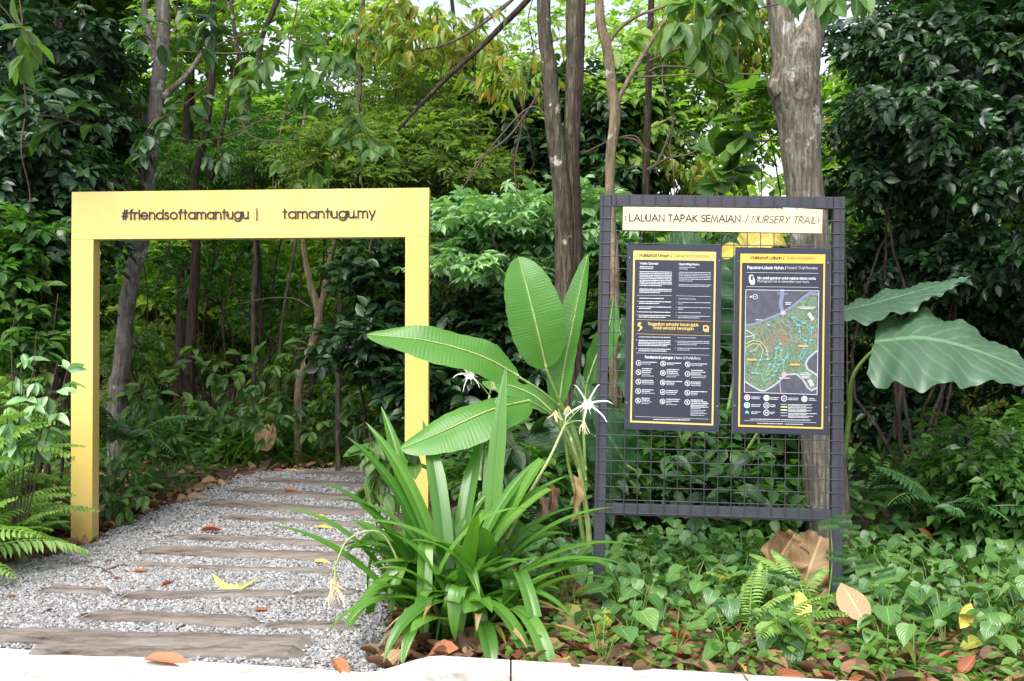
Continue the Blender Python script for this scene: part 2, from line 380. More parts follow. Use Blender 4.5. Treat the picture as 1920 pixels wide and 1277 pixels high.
c = t.ramp(sv.outputs[0], [(0, (.12, .115, .11)), (.5, (.22, .215, .21)), (1, (.34, .335, .33))])
c = t.mix(t.ramp(v.outputs['Distance'], [(.45, (0, 0, 0)), (.8, (.8,) * 3)]), c, (.06, .056, .053)); n2 = t.noise(1.3, 4, .7, t.obj())
c = t.mix(t.ramp(n2, [(.5, (0, 0, 0)), (.72, (.55,) * 3)]), c, (.26, .235, .21))
t.l(c, t.p.inputs[0]); t.set(Roughness=.9); inv = t.math('SUBTRACT', 1, v.outputs['Distance']); t.bump(inv, .9, .01)
path = MB().add([(a, b, 0) for a, b in PP], [[x for x in q] for q in tri]).build('path', [t.m]); path['kind'] = 'structure'

# sleepers laid across the path
SL = [(-70, 1195, 590, 1211, .17), (40, 1224, 575, 1229, .12), (150, 1156, 490, 1174, .13), (486, 1174, 680, 1180, .09), (75, 1108, 205, 1114, .11), (216, 1121, 560, 1118, .12), (548, 1121, 680, 1114, .09), (232, 1062, 640, 1076, .07),
      (262, 1034, 660, 1048, .19), (312, 1009, 680, 1026, .12), (410, 972, 690, 989, .13), (382, 944, 690, 966, .24), (434, 919, 720, 941, .24), (484, 901, 760, 917, .2), (560, 887, 800, 897, .2)]
t = NT('weathered_sleeper'); v = t.obj((.25, 1, 1)); f = t.noise(26, 8, .75, v); f2 = t.noise(3.2, 3, .6, t.obj((.6, 1, 1)))
c = t.ramp(f, [(.34, (.025, .02, .018)), (.45, (.13, .105, .09)), (.6, (.22, .185, .165)), (.8, (.33, .29, .265))])
c = t.mix(t.ramp(f2, [(.42, (0, 0, 0)), (.62, (.5,) * 3)]), c, (.30, .27, .25)); t.l(c, t.p.inputs[0]); t.set(Roughness=.9, Specular_IOR_Level=.2); t.bump(f, 1.0, .02); MS = t.m
SLB = []
for i, (x0, y0, x1, y1, w) in enumerate(SL):
    w = w * 1.35
    a, b = G(x0, y0), G(x1, y1); g = rng(50 + i); L = (b - a).length; ang = math.atan2(b.y - a.y, b.x - a.x); n = max(8, int(L / .07))
    xs_ = np.linspace(-L / 2, L / 2, n); sm = lambda s: np.convolve(g.normal(0, 1, n + 6), np.ones(5) / 5, 'valid')[:n] * s
    e = np.minimum(1, np.minimum(np.arange(n), np.arange(n)[::-1]) / 2 + .55)
    yt = (w / 2 * np.ones(n) + sm(.022)) * e; yb = (-w / 2 * np.ones(n) + sm(.022)) * e; z = .021 + sm(.009) * .7; z[0] = z[-1] = -.01
    rows = [np.stack([xs_, yb, np.full(n, -.03)], 1)]
    for q in np.linspace(0, 1, 6): rows.append(np.stack([xs_ + g.normal(0, .004, n), yb + (yt - yb) * q, z + g.normal(0, .0022, n) - (.006 if q in (0, 1) else 0)], 1))
    rows.append(np.stack([xs_, yt, np.full(n, -.03)], 1)); V = np.concatenate(rows)
    Fc = [[r * n + j, r * n + j + 1, (r + 1) * n + j + 1, (r + 1) * n + j] for r in range(7) for j in range(n - 1)]
    MB().add(V, Fc).build('sleeper', [MS], path, loc=((a.x + b.x) / 2, (a.y + b.y) / 2, .004), rot=(0, 0, ang))
    SLB.append(((a.x + b.x) / 2, (a.y + b.y) / 2, ang, L / 2, w / 2, xs_, yb, yt))
# loose stones
def on_sleeper(P):
    r = np.zeros(len(P), bool)
    for cx, cy, a, hl, hw, xs_, yb, yt in SLB:
        dx, dy = P[:, 0] - cx, P[:, 1] - cy; u = dx * math.cos(a) + dy * math.sin(a); v = -dx * math.sin(a) + dy * math.cos(a)
        r |= (abs(u) < hl) & (v > np.interp(u, xs_, yb) + .004) & (v < np.interp(u, xs_, yt) - .004)
    return r
g = rng(3)
def stones(n, ylo, yhi, s0, s1, edge):
    P = np.stack([g.uniform(-4.2, .6, n), g.uniform(ylo, yhi, n)], 1)
    m = inpoly(P + g.normal(0, edge, P.shape), PP) & (P[:, 1] > kerb_y(P[:, 0]) + .015) & (np.abs(P[:, 0]) < P[:, 1] * .56 + .1)
    P = P[m]; k = on_sleeper(P); P = P[(~k) | (g.random(len(P)) < .02)]
    return P, s0 + (s1 - s0) * g.random(len(P)) ** 2
Pa, Sa = stones(118000, 4.3, 7.4, .007, .0145, .06); Pb, Sb = stones(62000, 7.4, 11.5, .010, .018, .07)
P = np.concatenate([Pa, Pb]); S = np.concatenate([Sa, Sb]); n = len(P)
base = np.array([[1, 0, 0], [-1, 0, 0], [0, 1, 0], [0, -1, 0], [0, 0, 1], [0, 0, -.6]], float)
V = base[None] * (.75 + .5 * g.random((n, 6, 1))) + g.normal(0, .18, (n, 6, 3)); a = g.random(n) * 6.28
V[:, :, 2] *= .7; ca, sa = np.cos(a)[:, None], np.sin(a)[:, None]
V = np.stack([V[..., 0] * ca - V[..., 1] * sa, V[..., 0] * sa + V[..., 1] * ca, V[..., 2]], 2) * S[:, None, None]
V += np.stack([P[:, 0], P[:, 1], S * .25 + .002 + g.random(n) * .006], 1)[:, None]
T8 = np.array([[0, 2, 4], [2, 1, 4], [1, 3, 4], [3, 0, 4], [2, 0, 5], [1, 2, 5], [3, 1, 5], [0, 3, 5]])
t = NT('gravel_stone'); c = t.ramp(t.geo().outputs['Random Per Island'], [(0, (.09, .088, .09)), (.25, (.165, .162, .168)), (.6, (.25, .246, .254)), (.9, (.38, .376, .382)), (1, (.22, .185, .15))]); t.l(c, t.p.inputs[0]); t.set(Roughness=.8)
tag(MB().add(V.reshape(-1, 3), (T8[None] + (np.arange(n) * 6)[:, None, None]).reshape(-1, 3)).build('gravel', [t.m]), 'loose pale grey gravel covering the path between the sleepers', 'gravel', kind='stuff')

# kerb stones: upright to the right, dropped to path level on the left; road beyond
t = NT('kerb_concrete'); f = t.noise(9, 6, .65, t.obj()); f2 = t.noise(60, 4, .6, t.obj())
c = t.ramp(f, [(.3, (.27, .25, .22)), (.48, (.43, .42, .39)), (.8, (.52, .51, .49))]); c = t.mix(t.ramp(f2, [(.62, (0, 0, 0)), (.72, (.5,) * 3)]), c, (.36, .34, .31)); t.l(c, t.p.inputs[0]); t.set(Roughness=.85); t.bump(f2, .35, .004); MK = t.m
kerb = link('kerb', None); kerb['kind'] = 'structure'
def ktop(x): return .016 + .094 * float(sstep(-.66, -.30, np.array(x)))
cuts = [-9.2, -7.3, -5.4, -3.5, -.005, .95, 2.4, 4.3, 6.2, 8.1]
for i in range(len(cuts) - 1):
    x0, x1 = cuts[i] + .004, cuts[i + 1] - .004; n = 60 if x0 < -1 and x1 > -1 else 4; mb = MB(); V = []
    for x in np.linspace(x0, x1, n):
        y = kerb_y(x); z = ktop(x); k = .19; wd = .16 if x > -.5 else .16
        for dy, zz in ((0, -.12), (0, z - .014), (-.012, z), (-wd + .02, z), (-wd, z - .02), (-wd - .01, -.10)): V.append((x + dy * k * -1 * 0, y + dy, zz))
    Fc = [[j * 6 + q, (j + 1) * 6 + q, (j + 1) * 6 + q + 1, j * 6 + q + 1] for j in range(n - 1) for q in range(5)]
    mb.add(V, Fc); e = (n - 1) * 6
    mb.add(V, [[0, 1, 2, 3], [0, 3, 4, 5], [e + 3, e + 2, e + 1, e], [e + 5, e + 4, e + 3, e]]); mb.build('kerb_stone', [MK], kerb)
# sloping apron in front of the dropped kerb and the road
V = []; xr = np.array([-9.2, -3, -1.6, -.8, -.62]); 
for x in xr:
    y = kerb_y(x) - .175; V += [(x, y, .010), (x, y - 1.3, -.05)]
MB().add(V, [[2 * i, 2 * i + 1, 2 * i + 3, 2 * i + 2] for i in range(4)]).build('apron', [MK])['kind'] = 'structure'
t = NT('asphalt'); f = t.noise(90, 4, .7, t.obj()); t.l(t.ramp(f, [(.3, (.10, .10, .10)), (.7, (.2, .2, .195))]), t.p.inputs[0]); t.set(Roughness=.9); t.bump(f, .4, .006)
MB().add([(-60, 4.16 + .19 * 60, -.104), (60, 4.16 - .19 * 60, -.104), (60, -30, -.104), (-60, -30, -.104)], [[0, 3, 2, 1]]).build('road', [t.m])['kind'] = 'structure'

# ------------------------------------------------------------------ single-line lettering turned into flat strokes
def arc(cx, cy, rx, ry, a0, a1, n=None):
    n = n or max(4, int(abs(a1 - a0) / 22) + 1); return [(cx + rx * math.cos(R(a)), cy + ry * math.sin(R(a))) for a in np.linspace(a0, a1, n)]
o_ = arc(.36, .36, .36, .36, 0, 360, 17)
GL = {
 'a': (.72, [o_, [(.72, .72), (.72, 0)]]), 'b': (.72, [[(0, 1.04), (0, 0)], o_]), 'c': (.64, [arc(.36, .36, .36, .36, 45, 315)]),
 'd': (.72, [o_, [(.72, 1.04), (.72, 0)]]), 'e': (.72, [[(0, .36), (.72, .36)] + arc(.36, .36, .36, .36, 15, 318)]),
 'f': (.34, [arc(.32, .86, .17, .17, 90, 180) + [(.15, 0)], [(0, .72), (.34, .72)]]),
 'g': (.72, [o_, [(.72, .72), (.72, 0)] + arc(.37, 0, .35, .28, 0, -155)]), 'h': (.56, [[(0, 1.04), (0, 0)], [(0, .3)] + arc(.28, .44, .28, .28, 180, 0) + [(.56, 0)]]),
 'i': (.0, [[(0, .72), (0, 0)], [(0, .92), (0, 1.0)]]), 'j': (.1, [[(.1, .72), (.1, -.15)] + arc(0, -.15, .1, .12, 0, -90), [(.1, .92), (.1, 1.0)]]),
 'k': (.46, [[(0, 1.04), (0, 0)], [(.44, .72), (0, .33)], [(.12, .42), (.46, 0)]]), 'l': (.0, [[(0, 1.04), (0, 0)]]),
 'm': (.92, [[(0, .72), (0, 0)], [(0, .3)] + arc(.23, .49, .23, .23, 180, 0) + [(.46, 0)], [(.46, .3)] + arc(.69, .49, .23, .23, 180, 0) + [(.92, 0)]]),
 'n': (.56, [[(0, .72), (0, 0)], [(0, .3)] + arc(.28, .44, .28, .28, 180, 0) + [(.56, 0)]]), 'o': (.72, [o_]),
 'p': (.72, [[(0, .72), (0, -.28)], o_]), 'q': (.72, [o_, [(.72, .72), (.72, -.28)]]), 'r': (.3, [[(0, .72), (0, 0)], [(0, .35)] + arc(.24, .46, .24, .26, 180, 75)]),
 's': (.4, [arc(.21, .54, .18, .18, 45, 250) + arc(.19, .19, .21, .19, 75, -145)]), 't': (.32, [[(.15, 1.0), (.15, 0)], [(0, .72), (.32, .72)]]),
 'u': (.56, [[(0, .72), (0, .28)] + arc(.28, .28, .28, .28, 180, 360) + [(.56, .72)], [(.56, .3), (.56, 0)]]), 'v': (.56, [[(0, .72), (.28, 0), (.56, .72)]]),
 'w': (.84, [[(0, .72), (.21, 0), (.42, .72), (.63, 0), (.84, .72)]]), 'x': (.5, [[(0, .72), (.5, 0)], [(.5, .72), (0, 0)]]),
 'y': (.56, [[(0, .72), (.29, .05)], [(.56, .72), (.17, -.28)]]), 'z': (.48, [[(0, .72), (.48, .72), (0, 0), (.48, 0)]]),
 'A': (.84, [[(0, 0), (.42, 1), (.84, 0)], [(.15, .34), (.69, .34)]]), 'E': (.5, [[(.5, 1), (0, 1), (0, 0), (.5, 0)], [(0, .52), (.48, .52)]]), 'F': (.48, [[(.48, 1), (0, 1), (0, 0)], [(0, .52), (.46, .52)]]),
 'G': (.92, [arc(.5, .5, .5, .5, 40, 350, 15) + [(.98, .46), (.55, .46)]]), 'H': (.66, [[(0, 1), (0, 0)], [(.66, 1), (.66, 0)], [(0, .5), (.66, .5)]]), 'I': (.0, [[(0, 1), (0, 0)]]),
 'K': (.58, [[(0, 1), (0, 0)], [(.54, 1), (0, .45)], [(.14, .58), (.58, 0)]]), 'L': (.44, [[(0, 1), (0, 0), (.44, 0)]]), 'M': (.88, [[(0, 0), (.12, 1), (.44, .1), (.76, 1), (.88, 0)]]),
 'N': (.68, [[(0, 0), (0, 1), (.68, 0), (.68, 1)]]), 'O': (.98, [arc(.49, .5, .49, .5, 0, 360, 19)]), 'P': (.48, [[(0, 0), (0, 1), (.24, 1)] + arc(.24, .74, .24, .26, 90, -90) + [(0, .48)]]),
 'R': (.5, [[(0, 0), (0, 1), (.24, 1)] + arc(.24, .74, .24, .26, 90, -90) + [(0, .48)], [(.18, .48), (.5, 0)]]), 'S': (.5, [arc(.25, .76, .22, .24, 40, 255) + arc(.24, .26, .26, .26, 75, -145)]),
 'T': (.52, [[(0, 1), (.52, 1)], [(.26, 1), (.26, 0)]]), 'U': (.64, [[(0, 1), (0, .32)] + arc(.32, .32, .32, .32, 180, 360) + [(.64, 1)]]), 'W': (1.1, [[(0, 1), (.27, 0), (.55, 1), (.83, 0), (1.1, 1)]]),
 'Y': (.62, [[(0, 1), (.31, .48), (.62, 1)], [(.31, .48), (.31, 0)]]), '#': (.6, [[(.12, 0), (.28, 1)], [(.36, 0), (.52, 1)], [(0, .32), (.56, .32)], [(.06, .68), (.62, .68)]]),
 '/': (.36, [[(0, -.1), (.36, 1.05)]]), '.': (.0, [[(0, 0), (0, .1)]]), ':': (.0, [[(0, .05), (0, .15)], [(0, .55), (0, .65)]]), '|': (.0, [[(0, -.25), (0, 1.1)]]),
 '&': (.66, [[(.66, 0), (.14, .68)] + arc(.3, .8, .18, .18, 200, -20, 7) + [(.1, .42)] + arc(.26, .24, .25, .24, 150, 330, 7) + [(.66, .42)]]), ',': (.05, [[(.04, .06), (0, -.12)]]),
 '-': (.3, [[(0, .36), (.3, .36)]]), '1': (.2, [[(0, .85), (.2, 1), (.2, 0)]]),
}
def ribbon(pts, w):
    p = fix(pts); 
    if len(p) < 2: return None
    d = np.gradient(p, axis=0); seg = norm(np.diff(p, axis=0)); n = len(p); off = np.zeros((n, 2))
    closed = np.allclose(p[0], p[-1])
    for i in range(n):
        a = seg[i - 1] if i > 0 else (seg[-1] if closed else seg[0]); b = seg[i] if i < n - 1 else (seg[0] if closed else seg[-1])
        na, nb = np.array([-a[1], a[0]]), np.array([-b[1], b[0]]); m = na + nb; L = np.linalg.norm(m); m = m / L if L > .3 else nb
        off[i] = m * min(1 / max(np.dot(m, nb), .35), 2.2) * w / 2
    if not closed: p[0] -= seg[0] * w / 2; p[-1] += seg[-1] * w / 2
    return p + off, p - off
def text_layout(s, gap=.2, space=.42):
    x = 0; out = []
    for ch in s:
        if ch == ' ': x += space; out.append((None, 0)); continue
        w, st = GL[ch]; out.append(([[(px + x, py) for px, py in q] for q in st], x)); x += w + gap
    return out, x - gap
def write(mb, mp, s, a, b, h, wt=.1, slant=0.0, lay=0.0, thick=0.0, gap=.2, each=None, m=0):
    """write s on a surface: mp(px, py, off) -> point; from a to b (baseline ends), cap height h in the same units"""
    L, wd = text_layout(s, gap); a, b = fix(a), fix(b); ex = (b - a) / wd; u = (b - a) / np.linalg.norm(b - a); ey = np.array([u[1], -u[0]]) * h
    sx = np.linalg.norm(ex) / h
    for gi, (st, gx) in enumerate(L):
        if st is None: continue
        tgt = MB() if each else mb
        for k, q in enumerate(st):
            q2 = [(x * sx + y * slant, y) for x, y in q]; r = ribbon(q2, wt)
            if r is None: continue
            lft, rgt = r; n = len(lft); V = []
            offs = [lay + k * .00025 + thick] + ([lay] if thick else [])
            for of in offs:
                for side in (lft, rgt):
                    for x, y in side: p = a + u * x * h + ey * y; V.append(mp(p[0], p[1], of))
            Fc = [[i, i + 1, n + i + 1, n + i] for i in range(n - 1)]
            if thick:
                Fc += [[i, i + 2 * n, i + 2 * n + 1, i + 1] for i in range(n - 1)] + [[n + i, n + i + 1, 3 * n + i + 1, 3 * n + i] for i in range(n - 1)]
                Fc += [[0, n, 3 * n, 2 * n], [n - 1, 3 * n - 1, 4 * n - 1, 2 * n - 1]]
            tgt.add(V, Fc, m=m)
        if each: each(tgt)
def line(mb, mp, pts, w, lay, m=0):
    r = ribbon(pts, w)
    if r is None: return
    V = [mp(x, y, lay) for s in r for x, y in s]; n = len(r[0]); mb.add(V, [[i, i + 1, n + i + 1, n + i] for i in range(n - 1)], m=m)
def quad(mb, mp, c4, lay, m=0, n=1):
    mb.add([mp(x, y, lay) for x, y in c4], [[0, 1, 2, 3]], m=m)
def poly(mb, mp, pts, lay, m=0):
    tr = mg.tessellate_polygon([[Vector((x, y, 0)) for x, y in pts]]); mb.add([mp(x, y, lay) for x, y in pts], [list(q) for q in tr], m=m)
def disc(mb, mp, c, r, lay, m=0, n=16): poly(mb, mp, [(c[0] + r * math.cos(6.2832 * i / n), c[1] + r * math.sin(6.2832 * i / n)) for i in range(n)], lay, m)
def ring(mb, mp, c, r, w, lay, m=0, n=18): line(mb, mp, [(c[0] + r * math.cos(6.2832 * i / n), c[1] + r * math.sin(6.2832 * i / n)) for i in range(n + 1)], w, lay, m)

# ------------------------------------------------------------------ yellow gateway frame
GD = 7.2
def yellow(name, c, c2):
    t = NT(name); v = t.obj((1, 1, .35)); f = t.noise(2.2, 4, .6, v); f2 = t.noise(30, 5, .7, t.obj((1, 1, .4))); g_ = t.geo()
    k = t.ramp(f, [(.35, c), (.7, c2)]); k = t.mix(t.ramp(f2, [(.63, (0, 0, 0)), (.75, (.35,) * 3)]), k, (.40, .28, .08))
    sp = t.n('ShaderNodeSeparateXYZ'); t.l(g_.outputs['Position'], sp.inputs[0])     # splashed dirt near the foot
    low = t.math('MULTIPLY', t.ramp(sp.outputs[2], [(.0, (1, 1, 1)), (.28, (0, 0, 0))]), t.ramp(f2, [(.35, (0, 0, 0)), (.65, (1, 1, 1))]))
    k = t.mix(t.math('MULTIPLY', low, .7), k, (.30, .20, .06)); t.l(k, t.p.inputs[0]); t.set(Roughness=.38, Specular_IOR_Level=.5, Coat_Weight=.3, Coat_Roughness=.25); t.bump(f2, .06, .002); return t.m
MY = yellow('yellow_paint', (.64, .48, .155), (.60, .42, .10))
gate = thing('gateway', 'pale yellow square gateway frame standing over the gravel path', 'gateway', (0, 0, 0))
def member(name, q, depth, parent, mat, bev=.0012):
    """q: four (px,py) front corners TL,TR,BR,BL at depth GD"""
    A = [np.array(W(x, y, GD)) for x, y in q]; cen = np.mean(A, 0); f = [a + (cen - a) / np.linalg.norm(cen - a) * bev * 1.4 for a in A]
    B = [a + np.array([0, depth, 0]) for a in A]; A = [a + np.array([0, bev, 0]) for a in A]
    V = f + A + B; Fc = [[0, 3, 2, 1], [8, 9, 10, 11]] + [[i, (i + 1) % 4, 4 + (i + 1) % 4, 4 + i] for i in range(4)] + [[4 + i, 4 + (i + 1) % 4, 8 + (i + 1) % 4, 8 + i] for i in range(4)]
    return MB().add(V, Fc).build(name, [mat], parent)
member('post', [(133.6, 449.3), (175, 449.0), (172.5, 1030), (132.6, 1030)], .115, gate, MY)
member('post', [(760, 444.5), (803.5, 444.3), (802.5, 1030), (758.5, 1030)], .115, gate, MY)
member('beam', [(134.5, 360), (805, 352), (803.8, 443.7), (133.6, 448.9)], .115, gate, MY)
gm = lambda px, py, o: W(px, py, GD - o)
MG = plain('charcoal_letter', (.016, .016, .02), .6)
MO = plain('orange_line', (.62, .36, .06), .5)
each = lambda b: b.build('letter', [MG], gate)
MBd = None
write(None, gm, '#friendsoftamantugu', (229, 411), (465, 409.5), 17, .155, lay=.001, thick=.005, gap=.21, each=each)
write(None, gm, 'tamantugu.my', (531, 409), (703, 407.5), 17, .155, lay=.001, thick=.005, gap=.21, each=each)
b = MB(); line(b, gm, [(481.5, 391), (481.5, 414)], 2.2, .012); b.build('cursor_bar', [MG], gate)
for a_, b_ in (((236, 409.2), (481, 408.4)), ((464, 398.5), (481, 398.3)), ((350, 399.8), (372, 399.7)), ((531, 408.5), (695, 406.8)), ((560, 398.5), (665, 397.4))):
    b = MB(); line(b, gm, [a_, b_], .8, .003); b.build('guide_line', [MO], gate)

# ------------------------------------------------------------------ notice frame with mesh and panels
SD = 5.33
sign_rot = Matrix.Rotation(R(-3.4), 3, 'Z') @ Matrix.Rotation(R(1.15), 3, 'Y') @ Matrix.Rotation(R(-3.0), 3, 'X')
sign_org = W(1352, 640, SD)
sn = sign_rot @ Vector((0, -1, 0)); sR = np.array(sign_rot); sO = np.array(sign_org)
def sp3(px, py, off=0.0):
    """image ray met with the frame's front plane, in the frame's own coordinates, raised by off"""
    ray = Vector(((px - 960) / F, 1, -(py - HZ) / F)); e = Vector((0, 0, EYE)); t_ = (sign_org - e).dot(sn) / ray.dot(sn)
    q = sign_rot.transposed() @ (e + ray * t_ - sign_org); return (q.x, -off, q.z)
root = thing('notice_frame', 'charcoal steel frame with wire grid standing in the plant bed', 'sign frame', sign_org, sign_rot.to_euler())
t = NT('charcoal_steel'); f = t.noise(8, 4, .6, t.obj()); t.l(t.ramp(f, [(.3, (.022, .024, .034)), (.7, (.036, .038, .052))]), t.p.inputs[0]); t.set(Roughness=.5, Specular_IOR_Level=.4); f2 = t.noise(60, 3, .6, t.obj()); t.bump(f2, .08, .002); MC = t.m
MW = plain('wire_paint', (.03, .032, .04), .5)
tl = sp3(1127.5, 365); tr_ = sp3(1587.5, 368); br = sp3(1577, 1152); bl = sp3(1109, 1150)
x0 = (tl[0] + bl[0]) / 2; x1 = (tr_[0] + br[0]) / 2; z1 = (tl[2] + tr_[2]) / 2; zr1 = sp3(1345, 950)[2]; zr0 = sp3(1345, 972)[2]; z0 = sp3(1565, 1152)[2] - .15
PWD = .060; dp = .05
MB().box((x0 + PWD / 2, dp / 2, (z0 + z1) / 2), (PWD, dp, z1 - z0), bev=.003).build('post', [MC], root)
MB().box((x1 - PWD / 2, dp / 2, (z0 + z1) / 2), (PWD, dp, z1 - z0), bev=.003).build('post', [MC], root)
MB().box(((x0 + x1) / 2, dp / 2, z1 - PWD / 2), (x1 - x0 - 2 * PWD - .002, dp - .004, PWD), bev=.003).build('top_rail', [MC], root)
MB().box(((x0 + x1) / 2, dp / 2, (zr0 + zr1) / 2), (x1 - x0 - 2 * PWD - .002, dp - .004, zr1 - zr0), bev=.003).build('bottom_rail', [MC], root)
nvw, nhw = 19, 25; wx0, wx1 = sp3(1127, 400)[0] + .008, sp3(1587, 400)[0] - .03; zt = z1 - .001; zb = zr0 + .002
for i in range(nvw):
    x = wx0 + (wx1 - wx0) * i / (nvw - 1); MB().tube([(x, -.0075, zb), (x, -.0075, zt)], .0026, 5).build('upright_wire', [MW], root)
zh = np.linspace(zb + .012, z1 - .062, nhw)
for z in zh: MB().tube([(x0 + .002, -.0027, z), (x1 - .002, -.0027, z)], .0026, 5).build('cross_wire', [MW], root)

# panels
MPn = plain('panel_navy', (.016, .019, .036), .45, .4); MPy = plain('panel_yellow', (.55, .40, .12), .4); MPy2 = plain('panel_deep_yellow', (.56, .36, .06), .4)
MPw = plain('panel_white', (.5, .52, .56), .5); MPg = plain('panel_grey_text', (.40, .42, .50), .5); MPb = plain('panel_brown', (.02, .012, .006), .5); MPt = plain('panel_tan', (.16, .10, .02), .5)
MCr = plain('cream_board', (.50, .44, .31), .42, nz=.02, nscale=6)
t = NT('bare_white_scar'); t.p.inputs[0].default_value = (.8, .8, .78, 1); MScar = t.m
def board(name, q, th, mat, parent, lay, rim=None):
    """plate with its front at lay; q image corners TL TR BR BL"""
    A = [np.array(sp3(x, y, lay)) for x, y in q]; B = [a + np.array([0, th, 0]) for a in A]
    V = A + B; mb = MB().add(V, [[0, 3, 2, 1]], m=0); mb.add(V, [[i, (i + 1) % 4, 4 + (i + 1) % 4, 4 + i] for i in range(4)] + [[4, 5, 6, 7]], m=1)
    return mb.build(name, [mat, rim or mat], parent)
MRim = plain('panel_edge', (.16, .165, .18), .5)
# name board, top edge chipped and scarred
nb = link('name_board', None, root); LAY = .016
top = [(1168, 388.5), (1250, 389.5), (1400, 391.3), (1462, 392.2), (1472, 393.2), (1490, 393.4), (1494, 391.3), (1541, 394.2)]
ring_ = top + [(1540, 438.5), (1167, 432.3)]; n = len(ring_)
A = [np.array(sp3(x, y, LAY)) for x, y in ring_]; V = A + [a + np.array([0, .005, 0]) for a in A]
mb = MB(); tri = mg.tessellate_polygon([[Vector((x, y, 0)) for x, y in ring_]]); mb.add(V, [list(q) for q in tri]); mb.add(V, [[i, (i + 1) % n, n + (i + 1) % n, n + i] for i in range(n)]); mb.build('board', [MCr], nb)
b = MB(); poly(b, sp3, [(1466, 390.6), (1491, 391.6), (1489, 395), (1483, 397.5), (1476, 396), (1470, 394)], LAY + .0015); b.build('paint_chip', [MScar], nb)
t = NT('rust_stain'); f = t.noise(60, 4, .7, t.obj()); t.l(t.ramp(f, [(.35, (.78, .66, .42)), (.65, (.60, .42, .16))]), t.p.inputs[0]); 
b = MB(); poly(b, sp3, [(1438, 392.4), (1463, 392.9), (1461, 396.5), (1457, 398.5), (1450, 396.2), (1442, 394.5)], LAY + .0008); b.build('rust_stain', [t.m], nb)
b = MB(); write(b, sp3, 'LALUAN TAPAK SEMAIAN', (1180, 415.3), (1386.5, 417.4), 12.2, .16, lay=LAY + .001, gap=.2); write(b, sp3, '/', (1396, 417.8), (1402, 417.9), 12.5, .1, lay=LAY + .001)
b.build('bold_lettering', [MG], nb)
b = MB(); write(b, sp3, 'NURSERY TRAIL', (1408, 418), (1528, 420.4), 12.4, .10, slant=.22, lay=LAY + .001, gap=.2); b.build('slanted_lettering', [MG], nb)
b = MB()
for x, y in ((1172.5, 407.2), (1173, 412.2), (1533.8, 412), (1533.2, 416.5)): quad(b, sp3, [(x - 1, y - 1.6), (x + 1, y - 1.6), (x + 1, y + 1.4), (x - 1, y + 1.4)], LAY + .001)
b.build('screw_mark', [MG], nb)
def rivets(par, pts):
    for x, y in pts:
        p = sp3(x, y, .022); MB().tube([p, (p[0], p[1] - .004, p[2])], [.005, .0035], 8).build('rivet', [MRim], par)
g = rng(8)
def greek(mb, mp, x0_, x1_, y, h, slope, lay, m=0):
    x = x0_
    while x < x1_ - .6:
        w = g.uniform(1.2, 5.5); w = min(w, x1_ - x); hh = h * g.uniform(.8, 1.1); y0_ = y + slope * (x - x0_)
        quad(mb, mp, [(x, y0_ - hh / 2), (x + w, y0_ - hh / 2 + slope * w), (x + w, y0_ + hh / 2 + slope * w), (x, y0_ + hh / 2)], lay, m); x += w + g.uniform(.35, .7)
L0 = .0215; 
p1 = link('information_panel', None, root)
board('backing', [(1175.7, 460), (1352.7, 461.8), (1346.8, 810), (1170, 804.3)], .006, MPn, p1, .021, MRim)
def frame_band(q, mat, par, w, top_, dark):
    (ax, ay), (bx, by), (cx, cy), (dx, dy) = q; b = MB()
    quad(b, sp3, [(ax, ay), (bx, by), (bx - .3, by + top_), (ax - .3, ay + top_)], L0 + .0006)
    quad(b, sp3, [(ax - .3, ay + top_), (ax - .3 + w, ay + top_), (dx + w, dy - w), (dx, dy)], L0 + .0006); quad(b, sp3, [(bx - w - .3, by + top_), (bx - .3, by + top_), (cx, cy), (cx - w, cy - w)], L0 + .0006)
    quad(b, sp3, [(dx + w, dy - w), (cx - w, cy - w), (cx, cy), (dx, dy)], L0 + .0006); b.build('yellow_border', [mat], par)
frame_band([(1187.1, 470.8), (1341.6, 473.3), (1336.3, 797.6), (1180.8, 791.6)], MPy, p1, 3.2, 17, None)
C1 = lambda x, y: (1160 + x / 6.72, 450 + y / 6.72); C2 = lambda x, y: (1160 + x / 6.72, 630 + y / 6.72)
TX = L0 + .0014
def T(par, name, mat, items, wt=.13, slant=0):
    b = MB()
    for s, a, c, h in items: write(b, sp3, s, a, c, h, wt, slant=slant, lay=TX, gap=.22)
    b.build(name, [mat], par)
T(p1, 'heading', MPb, [('Maklumat Umum /', C1(257, 215), C1(668, 222), 5.2)], .19)
T(p1, 'heading', MPt, [('General Information', C1(692, 222), C1(1142, 229), 5.0)], .12)
T(p1, 'heading', MPw, [('Waktu Operasi :', C1(264, 314), C1(497, 316), 3.6), ('Operating Hours :', C1(753, 321), C1(1013, 326), 3.6)], .2)
T(p1, 'motto', MPy, [('Tinggalkan sekadar kesan jejak.', C1(363, 1076), C1(1000, 1090), 5.0), ('Ambil sekadar kenangan.', C1(428, 1125), C1(940, 1136), 5.0)], .17)
T(p1, 'motto', MPt, [('Please leave nothing but footprints. Take nothing but memories.', C1(325, 1155), C1(1025, 1170), 2.6)], .1)
T(p1, 'heading', MPw, [('Peraturan & Larangan /', C2(330, 282), C2(702, 291), 4.6)], .2)
T(p1, 'heading', MPw, [('Rules & Prohibitions', C2(715, 291), C2(1020, 298), 4.6)], .11, .12)
b = MB(); bt = MB()
def rows(C, mb, lst, h=1.5, sl=.016, lay=TX):
    for x0_, x1_, y in lst: a = C(x0_, y); c = C(x1_, y); greek(mb, sp3, a[0], c[0], a[1], h, sl, lay)
